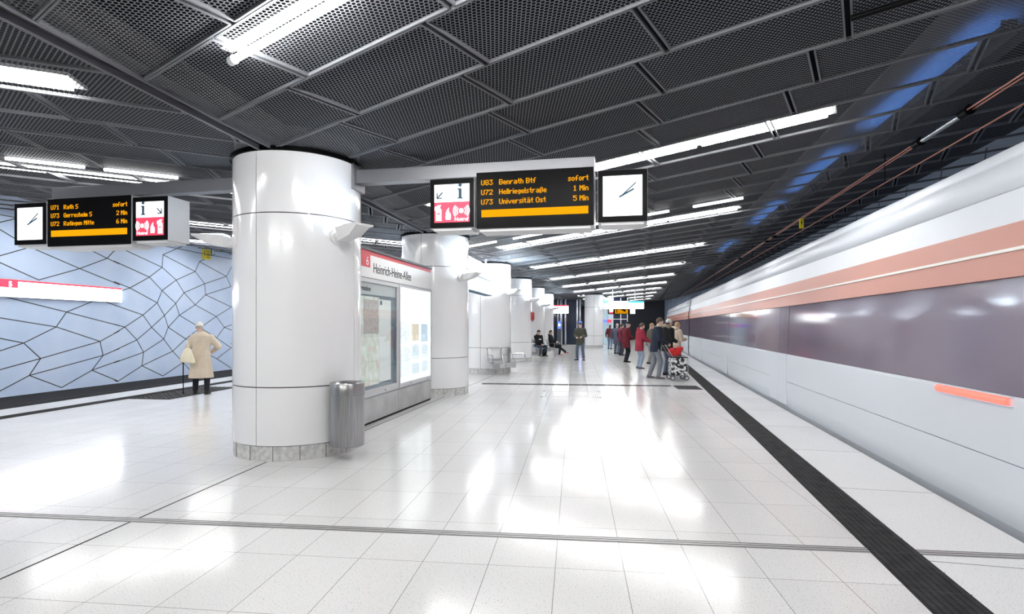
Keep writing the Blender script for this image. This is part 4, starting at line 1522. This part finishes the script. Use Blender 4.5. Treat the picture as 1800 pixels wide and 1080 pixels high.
def person(label, loc, rz, H, jacket, trousers, shoes=(0.02, 0.02, 0.022), hem=0.03, flare=0.0, seat_z=None, lean=2, head_lean=8, head_turn=0,
           feet=((-0.09, 0.0), (0.09, 0.0)), hands=None, hair='hair brown', hat=None, hat_col=(0.02, 0.02, 0.02), long_hair=False, skin='skin', hood=False,
           collar=None, vox=0.008, curl=35, knee=((-0.15, 1, 0.1), (0.15, 1, 0.1)), feet_z=(0, 0), toes=None, puff=1.0, shoe_sole=None, fur=None, elbow_out=0.6, head_x=0.0, slope=0.0):
    t = thing('person', label, 'person', loc, rz)
    pz = (seat_z if seat_z else 0.525 * H)
    P = Vector((0, 0, pz))
    if lean > 8 and not seat_z:
        P.y -= 0.03
    sdir = Vector((0, math.sin(R(lean)), math.cos(R(lean))))
    sy = Vector((0, math.cos(R(lean)), -math.sin(R(lean))))
    X = Vector((1, 0, 0))
    S = P + sdir * 0.285 * H
    N = P + sdir * 0.315 * H
    hl = R(lean + head_lean)
    hup = Vector((0, math.sin(hl), math.cos(hl)))
    HC = N + hup * 0.085 * H + Vector((head_x, 0.012 * H, 0))
    hq = Matrix.Rotation(-R(head_turn), 3, 'Z') @ Matrix.Rotation(-hl * 0.75, 3, 'X')
    def hp(x, y, z):
        return HC + hq @ (Vector((x, y, z)) * H)
    sh = [S + X * s * (0.108 - slope * 0.4) * H - sdir * slope * H for s in (-1, 1)]
    hipj = [P + X * s * 0.052 * H + Vector((0, 0, -0.015 * H)) for s in (-1, 1)]
    ank = [Vector((f[0], f[1] - 0.02, 0.05 * H + z)) for f, z in zip(feet, feet_z)]
    legs = [ik(hipj[i], ank[i], (0.25 if seat_z else 0.238) * H, (0.245 if seat_z else 0.234) * H, knee[i]) for i in (0, 1)]
    if hands is None:
        hands = (((-0.17 * H), 0.03 * H, pz - 0.02 * H), ((0.17 * H), 0.03 * H, pz - 0.02 * H))
    arms = [ik(sh[i], hands[i], 0.172 * H, 0.15 * H, ((-1, 1)[i] * elbow_out, -1, -0.3)) for i in (0, 1)]
    # ---- body: one continuous surface
    b = MB()
    b.ball(HC + hup * 0.008 * H, (0.043 * H, 0.054 * H, 0.058 * H), hq)
    b.ball(hp(0, 0.012, -0.030), (0.034 * H, 0.040 * H, 0.038 * H), hq)
    b.ball(hp(0, 0.036, -0.052), (0.016 * H, 0.012 * H, 0.012 * H), hq)
    b.tube([hp(0, 0.048, 0.006), hp(0, 0.062, -0.018)], [0.006 * H, 0.010 * H], 8)
    b.ball(hp(0, 0.047, 0.014), (0.028 * H, 0.010 * H, 0.007 * H), hq)
    b.ball(hp(0, 0.046, -0.034), (0.014 * H, 0.008 * H, 0.006 * H), hq)
    for s in (-1, 1):
        b.ball(hp(s * 0.043, -0.006, -0.006), (0.006 * H, 0.012 * H, 0.019 * H), hq)
    cone(b, N - sdir * 0.01 * H, HC - hup * 0.03 * H, 0.034 * H, 0.031 * H)
    def ring(c, rx, ry, n=18, ax=sy):
        return [c + X * rx * math.cos(2 * PI * k / n) + ax * ry * math.sin(2 * PI * k / n) for k in range(n)]
    trunk = [(-0.05, 0.085, 0.058), (0.02, 0.090, 0.062), (0.10, 0.080, 0.055), (0.19, 0.092, 0.060), (0.26, 0.098, 0.055), (0.30, 0.062, 0.042), (0.32, 0.034, 0.034)]
    b.loft([ring(P + sdir * h * H, rx * H, ry * H) for h, rx, ry in trunk])
    for i, s in ((0, -1), (1, 1)):
        el, wr = arms[i]
        cone(b, sh[i], el, 0.029 * H, 0.023 * H)
        cone(b, el, wr, 0.023 * H, 0.0155 * H)
        f = (wr - el).normalized()
        a_ = X * s
        n_ = f.cross(a_)
        if n_.length < 0.2:
            n_ = f.cross(Vector((0, 0, 1)))
        n_.normalize()
        if n_.dot(Vector((0, 0.6, -0.4))) > 0 and f.z < -0.5:
            n_ = n_
        n_ = n_ if n_.dot(Vector((0, -0.3, -1))) > 0 or f.z < -0.7 else -n_
        a2 = n_.cross(f).normalized()
        if a2.dot(X * s) > 0:
            a2 = -a2                     # thumb side points inwards
        q = Matrix((a2, f, n_)).transposed()
        b.ball(wr + f * 0.027 * H, (0.023 * H, 0.031 * H, 0.012 * H), q, 12, 8)
        for k, ll in enumerate((0.036, 0.042, 0.039, 0.030)):
            r0 = wr + f * 0.048 * H + a2 * (1.5 - k) * 0.0125 * H
            c1, c2 = R(curl * (0.8 + 0.12 * k)), R(curl * (1.9 + 0.15 * k))
            p1 = r0 + (f * math.cos(c1) + n_ * math.sin(c1)) * ll * 0.55 * H
            p2 = p1 + (f * math.cos(c2) + n_ * math.sin(c2)) * ll * 0.5 * H
            b.tube([r0 - f * 0.01 * H, r0, p1, p2], [0.0052 * H, 0.0052 * H, 0.0049 * H, 0.0040 * H], 8)
        t0 = wr + f * 0.016 * H + a2 * 0.018 * H
        t1 = t0 + (f * 0.65 + a2 * 0.6 + n_ * 0.35) * 0.026 * H
        t2 = t1 + (f * 0.9 + n_ * 0.45) * 0.022 * H
        b.tube([t0, t1, t2], [0.0075 * H, 0.0062 * H, 0.0048 * H], 8)
        kn, an = legs[i]
        cone(b, hipj[i], kn, 0.045 * H, 0.031 * H)
        cone(b, kn, an, 0.031 * H, 0.021 * H)
    for i in (0, 1):
        yaw = R((toes[i] if toes else (-10, 10)[i]))
        fd = Vector((math.sin(yaw), math.cos(yaw), 0))
        an = legs[i][1]
        cone(b, an, an + fd * 0.05 * H - Vector((0, 0, 0.024 * H)), 0.02 * H, 0.016 * H)
    remeshed(b, 'body', skin, t, vox, 1)
    for s in (-1, 1):
        e = MB(); e.ball(hp(s * 0.0175, 0.0505, 0.003), (0.0060 * H, 0.0045 * H, 0.0042 * H), hq, 8, 6); e.build('eye', 'eye', t, smooth=True)
    e = MB(); e.ball(hp(0, 0.052, -0.033), (0.011 * H, 0.004 * H, 0.0032 * H), hq, 8, 6); e.build('mouth', 'lips', t, smooth=True)
    # ---- hair / hat
    def dome(name, mt, k, cut_p, cut_n, extra=None, shift=(0, -0.004, 0.006)):
        e = MB()
        e.ball(hp(*shift) + hup * 0.004 * H, (0.043 * H * k, 0.055 * H * k, 0.060 * H * k), hq, 20, 14)
        bmesh.ops.bisect_plane(e.bm, geom=e.bm.verts[:] + e.bm.edges[:] + e.bm.faces[:], plane_co=hp(*cut_p), plane_no=hq @ Vector(cut_n), clear_outer=True)
        if extra:
            extra(e)
        o = e.build(name, mt, t, smooth=True)
        sm = o.modifiers.new('thickness', 'SOLIDIFY')
        sm.thickness = 0.008
        return o
    if hair:
        ex = None
        if long_hair:
            def ex(e):
                e.ball(hp(0, -0.032, -0.035), (0.042 * H, 0.026 * H, 0.06 * H), hq, 14, 10)
        dome('hair', hair, 1.09, (0, 0.022, 0.018), (0, 0.62, -0.78), ex)
    if hat == 'cap':
        def visor(e):
            e.loft([[hp(x, 0.030, 0.028) for x in (-0.036, -0.012, 0.012, 0.036)], [hp(-0.034, 0.062, 0.024), hp(-0.014, 0.080, 0.023), hp(0.014, 0.080, 0.023), hp(0.034, 0.062, 0.024)]], close=False, caps=False)
        dome('cap', cloth(hat_col), 1.13, (0, 0, 0.022), (0, 0.05, -1), visor)
    elif hat == 'beanie':
        dome('beanie', cloth(hat_col), 1.15, (0, 0, 0.010), (0, 0.10, -1))
    # ---- jacket or coat
    b = MB()
    k = puff
    tr = [(0.03 if seat_z else 0.0, 0.104, 0.078), (0.10, 0.098, 0.072), (0.19, 0.108, 0.076), (0.26, 0.112, 0.070), (0.298, 0.078, 0.054), (0.325, 0.045, 0.045)]
    rings = [ring(P + sdir * h * H, rx * H * k, ry * H * k) for h, rx, ry in tr]
    if seat_z:
        rings = [ring(P - sdir * 0.02 * H, 0.10 * H * k, 0.082 * H * k)] + rings
    else:
        drop = []
        nh = 5
        zl = pz - hem * H
        for j in range(nh):
            u = 1 - j / (nh - 1)
            z = zl + (pz - 0.01 * H - zl) * (1 - u)
            rr = 0.104 + flare * u
            yo = 0.0
            drop.append(ring(Vector((0, P.y + yo, z)), rr * H * k, (0.080 + flare * 0.9 * u) * H * k, ax=Vector((0, 1, 0))))
        rings = drop + rings
    b.loft(rings)
    for i in (0, 1):
        el, wr = arms[i]
        cone(b, sh[i] - Vector((0, 0, 0.01 * H)), el, 0.046 * H * k, 0.037 * H * k)
        w2 = el.lerp(wr, 0.95)
        cone(b, el, w2, 0.037 * H * k, 0.029 * H * k)
    if hood:
        b.ball(N - sy * 0.045 * H + sdir * 0.01 * H, (0.058 * H, 0.034 * H, 0.045 * H))
    jk = remeshed(b, 'jacket' if hem < 0.15 else 'coat', cloth(jacket), t, 0.012, 3)
    if collar:
        e = MB()
        e.lathe([(0.046 * H, 0), (0.050 * H, 0.012 * H), (0.046 * H, 0.032 * H), (0.040 * H, 0.03 * H)], 18)
        bmesh.ops.transform(e.bm, matrix=Matrix.Translation(N - sdir * 0.012 * H), verts=e.bm.verts[:])
        e.build('collar', cloth(collar), t, smooth=True)
    if fur:
        e = MB()
        for kk in range(16):
            a = 2 * PI * kk / 16
            e.ball(N - sy * 0.02 * H + Vector((math.cos(a) * 0.075 * H, math.sin(a) * 0.062 * H, (0.01 - 0.03 * math.sin(a)) * H)), 0.030 * H, None, 8, 6)
        remeshed(e, 'fur_collar', cloth(fur, 40), t, 0.012, 1)
    # ---- trousers
    b = MB()
    b.ball(P - Vector((0, 0, 0.005 * H)), (0.092 * H, 0.070 * H, 0.055 * H))
    for i in (0, 1):
        kn, an = legs[i]
        cone(b, hipj[i], kn, 0.058 * H, 0.042 * H)
        cone(b, kn, kn.lerp(an, 0.97), 0.042 * H, 0.034 * H)
    remeshed(b, 'trousers', cloth(trousers), t, 0.012, 2)
    # ---- shoes
    for i in (0, 1):
        yaw = R((toes[i] if toes else (-10, 10)[i]))
        fd = Vector((math.sin(yaw), math.cos(yaw), 0))
        sd = Vector((fd.y, -fd.x, 0))
        an = legs[i][1]
        z0 = an.z - 0.05 * H
        def srow(u, w, hgt):
            c = Vector((an.x, an.y, z0)) + fd * u * H
            return [c + sd * w * H * cx + Vector((0, 0, hh * H)) for cx, hh in ((-1, 0.0), (-1.04, 0.012), (-0.85, hgt * 0.75), (-0.4, hgt), (0.4, hgt), (0.85, hgt * 0.75), (1.04, 0.012), (1, 0.0))]
        b = MB()
        b.loft([srow(-0.040, 0.017, 0.045), srow(-0.032, 0.022, 0.056), srow(0.0, 0.024, 0.058), srow(0.035, 0.026, 0.042), srow(0.075, 0.027, 0.028), srow(0.098, 0.020, 0.022), srow(0.105, 0.010, 0.016)])
        so = b.build('shoe', cloth(shoes), t, smooth=True)
        if shoe_sole:
            b = MB()
            b.loft([[Vector((an.x, an.y, z0)) + fd * u * H + sd * w * H * c + Vector((0, 0, zz * H)) for c, zz in ((-1, 0.0), (-1, 0.011), (1, 0.011), (1, 0.0))] for u, w in ((-0.042, 0.020), (0, 0.026), (0.07, 0.029), (0.107, 0.014))])
            b.build('sole', cloth(shoe_sole), so)
    return t, dict(N=N, P=P, arms=arms, H=H, HC=HC, sdir=sdir, sy=sy)


def facing(rightward, away):
    v = RGT * rightward + FWD * away
    return math.atan2(v.y, v.x) - PI / 2


beige = (0.62, 0.53, 0.42)
om, J = person('stooped old man in beige coat and white cap walking with a cane', spot(354, 12.75), facing(-0.35, 0.94), 1.70, beige, (0.018, 0.018, 0.022), hem=0.30, flare=0.035,
               lean=13, head_lean=12, head_turn=-14, hat='beanie', hat_col=(0.82, 0.81, 0.78), hair='hair grey', skin='skin', collar=beige,
               hands=((-0.40, 0.22, 0.80), (0.22, 0.24, 1.0)), feet=((-0.13, 0.05), (0.13, -0.10)), head_x=-0.07, slope=0.025, vox=0.006, curl=60, shoe_sole=(0.10, 0.10, 0.10), puff=1.12, elbow_out=1.2)
# cane and bag held by the old man
mw = Matrix.Translation(om.location) @ Matrix.Rotation(om.rotation_euler.z, 4, 'Z')
h = J['arms'][0][1] + (J['arms'][0][1] - J['arms'][0][0]).normalized() * 0.075
hw = mw @ h
t = thing('walking_cane', 'black walking cane in the left hand of the old man', 'cane', (hw.x, hw.y, 0), om.rotation_euler.z)
b = MB()
b.tube([(0, 0.01, 0.012), (0, 0, hw.z - 0.02)], [0.010, 0.012], 10)
b.build('shaft', 'black', t, smooth=True)
b = MB(); b.tube([(0, -0.06, hw.z - 0.01), (0, 0.0, hw.z), (0, 0.05, hw.z - 0.01)], 0.014, 10); b.build('handle', 'red metal', t, smooth=True)
b = MB(); b.lathe([(0.0, 0), (0.018, 0), (0.015, 0.045), (0.0, 0.045)], 12); b.build('rubber_tip', 'black', t, smooth=True)
cream = cloth((0.78, 0.72, 0.55))
ua = J['arms'][0]
bp = mw @ Vector((-0.20, -0.26, 0.66))
t = thing('shoulder_bag', 'cream cloth bag hanging under the left arm of the old man', 'bag', bp, om.rotation_euler.z + R(62))
b = MB()
b.loft([[(x * 0.07 - 0.05, y, z) for x, y, z in r] for r in (
    [(-.6, -.20, .05), (.6, -.20, .05), (.8, .22, .10), (-.8, .22, .10)],
    [(-1, -.21, .10), (1, -.21, .10), (1, .21, .16), (-1, .21, .16)],
    [(-.8, -.15, .26), (.8, -.15, .26), (.8, .16, .29), (-.8, .16, .29)],
    [(-.3, -.06, .44), (.3, -.06, .44), (.3, .06, .45), (-.3, .06, .45)])])
o = b.build('pouch', cream, t)
sb = o.modifiers.new('soft', 'SUBSURF'); sb.levels = 2; sb.render_levels = 2
b = MB(); b.tube([(-0.05, 0.0, 0.43), (-0.015, 0.03, 0.52), (0.04, 0.08, 0.60)], 0.012, 8); b.build('strap', cream, t, smooth=True)

# seated pair
rz = seat_a.rotation_euler.z
sm_, Js = person('seated man in black hoodie and dark cap with a backpack between his feet', seat_a.location + Vector((0, 0, 0)), rz, 1.76, (0.012, 0.012, 0.014), (0.035, 0.05, 0.075), seat_z=0.53, lean=-4, head_lean=8, hood=True,
       hat='cap', hat_col=(0.03, 0.03, 0.033), feet=((-0.17, 0.40), (0.17, 0.40)), hands=((-0.05, 0.30, 0.64), (0.06, 0.30, 0.64)), shoe_sole=(0.75, 0.75, 0.75), puff=1.08)
for i, (x, z, w, hh) in enumerate(((-0.05, 0.19, 0.035, 0.03), (0.015, 0.195, 0.03, 0.035), (0.07, 0.185, 0.02, 0.025))):
    b = MB()
    b.ball(Js['P'] + Js['sdir'] * z * Js['H'] + Js['sy'] * 0.083 * Js['H'] + Vector((x, 0, 0)), (w, 0.012, hh), None, 10, 8)
    b.build('chest_print', 'white paint', sm_, smooth=True)
hood_print = thing('backpack', 'black backpack standing on the floor between the seated man\'s feet', 'bag', seat_a.location + Vector((-math.sin(rz), math.cos(rz), 0)) * 0.46, rz)
b = MB()
b.loft([[(x * w, y * d_ + 0.0, z) for x, y in ((-1, -1), (1, -1), (1, 1), (-1, 1))] for z, w, d_ in ((0, 0.10, 0.075), (0.05, 0.115, 0.085), (0.30, 0.11, 0.08), (0.42, 0.07, 0.05))])
o = b.build('pack', 'soft black', hood_print)
sb = o.modifiers.new('soft', 'SUBSURF'); sb.levels = 2; sb.render_levels = 2
b = MB(); b.box((-0.08, 0.07, 0.05), (0.08, 0.11, 0.2)); b.build('pocket', 'black', hood_print, bevel=0.02)
b = MB(); b.tube([(-0.03, -0.0, 0.38), (-0.025, 0, 0.45), (0.025, 0, 0.45), (0.03, 0, 0.38)], 0.010, 8); b.build('handle', 'black', hood_print, smooth=True)
rz = seat_b.rotation_euler.z
person('seated person in black jacket with legs crossed and red trainers', seat_b.location, rz, 1.74, (0.014, 0.014, 0.016), (0.016, 0.017, 0.022), seat_z=0.53, lean=-8, head_lean=10, hair='hair brown',
       feet=((-0.10, 0.42), (0.02, 0.78)), feet_z=(0, 0.10), hands=((-0.04, 0.22, 0.74), (0.06, 0.24, 0.72)), shoes=(0.28, 0.04, 0.04), shoe_sole=(0.8, 0.8, 0.8), toes=(0, 10), hood=True, puff=1.05)

# standing people
person('person in olive grey coat and jeans standing alone beside the free-standing column', spot(1020, 25.3), facing(-0.35, -0.93), 1.74, (0.075, 0.08, 0.062), (0.10, 0.135, 0.19), hem=0.13, lean=1, head_lean=10, head_turn=20,
       hair='hair brown', hood=True, hands=((-0.13, 0.18, 1.08), (0.13, 0.20, 1.06)), feet=((-0.16, 0.02), (0.16, -0.02)), toes=(-20, 25), puff=1.12, skin='skin pale')
person('man in dark red jacket and black cap standing in profile', spot(1101, 23.9), facing(1, 0.1), 1.76, (0.135, 0.018, 0.026), (0.016, 0.017, 0.02), hem=0.17, flare=0.01, lean=3, head_lean=10, hat='cap', hat_col=(0.012, 0.012, 0.014), hair='hair grey',
       hands=((-0.12, 0.28, 1.0), (0.12, 0.28, 1.02)), puff=1.1)
person('person in bright red jacket and pale jeans behind the trolley', spot(1124, 20.3), facing(0.96, 0.2), 1.70, (0.26, 0.025, 0.045), (0.26, 0.32, 0.40), hem=0.14, lean=4, head_lean=14, hair='hair brown', hands=((-0.10, 0.34, 1.02), (0.12, 0.36, 1.0)), puff=1.12, hood=True, shoes=(0.10, 0.10, 0.12))
tr_p, J7 = person('tall man in dark navy jacket and grey jeans pushing the shopping trolley', spot(1152, 16.5), facing(0.98, -0.12), 1.84, (0.020, 0.026, 0.042), (0.17, 0.185, 0.215), hem=0.09, lean=7, head_lean=8, hair='hair brown', collar=(0.55, 0.5, 0.45),
       hands=((-0.17, 0.33, 1.06), (0.17, 0.33, 1.06)), feet=((-0.12, -0.14), (0.12, 0.10)), toes=(-5, 8), vox=0.007, curl=60, shoes=(0.11, 0.11, 0.12), puff=1.08, skin='skin pale')
person('person in black jacket with fur collar and white knit hat beside the trolley', spot(1173, 17.6), facing(0.8, 0.3), 1.80, (0.014, 0.014, 0.016), (0.075, 0.10, 0.15), hem=0.10, lean=2, head_lean=6, hat='beanie', hat_col=(0.62, 0.60, 0.58), hair='hair brown', fur=(0.30, 0.25, 0.19),
       hands=((-0.14, 0.26, 1.12), (0.16, 0.22, 1.08)), puff=1.12)
person('person in pale fluffy jacket nearest the train', spot(1188, 19.0), facing(0.9, 0.3), 1.72, (0.50, 0.42, 0.33), (0.03, 0.035, 0.05), hem=0.05, lean=2, head_lean=8, hair='hair blond', long_hair=True, hands=((-0.10, 0.30, 1.1), (0.12, 0.3, 1.12)), puff=1.2, fur=(0.55, 0.47, 0.38), skin='skin pale')
person('person in olive jacket between the red jacket and the tall man', spot(1141, 23.0), facing(0.9, -0.3), 1.70, (0.12, 0.115, 0.085), (0.30, 0.30, 0.30), hem=0.08, lean=5, head_lean=12, hair='hair blond', hands=((-0.10, 0.36, 1.06), (0.12, 0.36, 1.06)), skin='skin pale')
person('person in maroon jacket half hidden behind the man with black cap', spot(1092, 29.5), facing(0.9, 0.4), 1.70, (0.16, 0.03, 0.05), (0.05, 0.055, 0.08), hem=0.12, hair='hair brown', vox=0.011)
person('person in grey-blue coat in the far crowd', spot(1084, 31.0), facing(0.6, 0.7), 1.72, (0.085, 0.095, 0.14), (0.10, 0.12, 0.16), hem=0.20, flare=0.01, hair='hair grey', vox=0.011, puff=1.1)
bk, Jb = person('person in brown jacket carrying a backpack in the far crowd', spot(1072, 37.5), facing(0.5, 0.8), 1.66, (0.13, 0.055, 0.045), (0.16, 0.21, 0.30), hem=0.05, hair='hair brown', vox=0.012, long_hair=True)
mwb = Matrix.Translation(bk.location) @ Matrix.Rotation(bk.rotation_euler.z, 4, 'Z')
t = thing('backpack', 'dark red backpack worn in the far crowd', 'bag', mwb @ Vector((0, -0.25, 0.98)), bk.rotation_euler.z)
b = MB()
b.loft([[(x * w, y * 0.09, z) for x, y in ((-1, -1), (1, -1), (1, 1), (-1, 1))] for z, w in ((0, 0.13), (0.05, 0.16), (0.32, 0.15), (0.44, 0.09))])
o = b.build('pack', cloth((0.12, 0.02, 0.03)), t)
sb = o.modifiers.new('soft', 'SUBSURF'); sb.levels = 2; sb.render_levels = 2
b = MB(); b.box((-0.1, -0.13, 0.05), (0.1, -0.08, 0.22)); b.build('pocket', cloth((0.09, 0.02, 0.025)), t, bevel=0.02)

# ------------------------------------------------------------------ shopping trolley
tl = thing('shopping_trolley', 'wheeled shopping trolley with black and white patterned bag', 'shopping trolley', spot(1191, 16.1), YAW)
pt = mat('pattern cloth', (0.5, 0.5, 0.5), rough=0.7)
rp = noise_color(pt, (0.02, 0.02, 0.022), (0.80, 0.80, 0.80), 13, 2, 0.47, 0.53)
b = MB()
b.loft([[(x * w, y * d_, z) for x, y in ((-1, -1), (-.33, -1.05), (.33, -1.05), (1, -1), (1, 1), (.33, 1.05), (-.33, 1.05), (-1, 1))] for z, w, d_ in ((0.15, 0.205, 0.15), (0.17, 0.22, 0.165), (0.40, 0.235, 0.175), (0.64, 0.23, 0.17), (0.665, 0.22, 0.16))])
b.build('bag_body', 'pattern cloth', tl, bevel=0.01)
b = MB(); b.box((-0.235, -0.18, 0.645), (0.235, 0.18, 0.672)); b.build('bag_rim', 'soft black', tl, bevel=0.006)
b = MB()
for y in (-0.185, 0.185):
    b.tube([(0.24, y, 0.14), (0.24, y, 0.70), (0.16, y, 0.72), (-0.20, y, 0.70), (-0.235, y, 0.14), (0.24, y, 0.14)], 0.009, 8)
    b.tube([(-0.20, y, 0.70), (-0.40, y, 1.02)], 0.011, 8)
b.tube([(-0.40, -0.185, 1.02), (-0.40, 0.185, 1.02)], 0.015, 10)
b.tube([(-0.2, -0.185, 0.14), (-0.2, 0.185, 0.14)], 0.009, 8)
b.tube([(0.2, -0.185, 0.14), (0.2, 0.185, 0.14)], 0.009, 8)
b.build('wire_frame', 'chrome', tl, smooth=True)
for x in (-0.2, 0.2):
    for y in (-0.2, 0.2):
        b = MB()
        s = 1 if y > 0 else -1
        b.tube([(x, y - 0.014, 0.072), (x, y + 0.014, 0.072)], 0.071, 20)
        w = b.build('wheel', 'dark metal', tl, smooth=True)
        b = MB(); b.tube([(x, y - 0.018, 0.072), (x, y + 0.018, 0.072)], 0.045, 16); b.build('hub', 'seat steel', w, smooth=True)
        b = MB(); b.tube([(x, y - s * 0.018, 0.072), (x, y - s * 0.018, 0.15)], 0.008, 8); b.build('fork', 'chrome', tl)
t = thing('red_bag', 'bright red cloth bag lying on top of the shopping trolley', 'bag', tl.location + Vector((0, 0, 0.672)), YAW)
b = MB()
b.ball((-0.06, 0, 0.10), (0.15, 0.14, 0.11))
b.ball((-0.16, 0, 0.17), (0.11, 0.12, 0.10))
b.ball((0.04, 0.02, 0.17), (0.09, 0.10, 0.13))
b.ball((0.11, 0.0, 0.24), (0.06, 0.06, 0.06))
remeshed(b, 'pouch', cloth((0.55, 0.03, 0.03)), t, 0.012, 4)
b = MB(); b.tube([(-0.12, 0.02, 0.24), (-0.06, 0.02, 0.34), (0.02, 0.02, 0.28)], 0.010, 8); b.build('strap', cloth((0.35, 0.02, 0.025)), t, smooth=True)

bpy.context.view_layer.update()
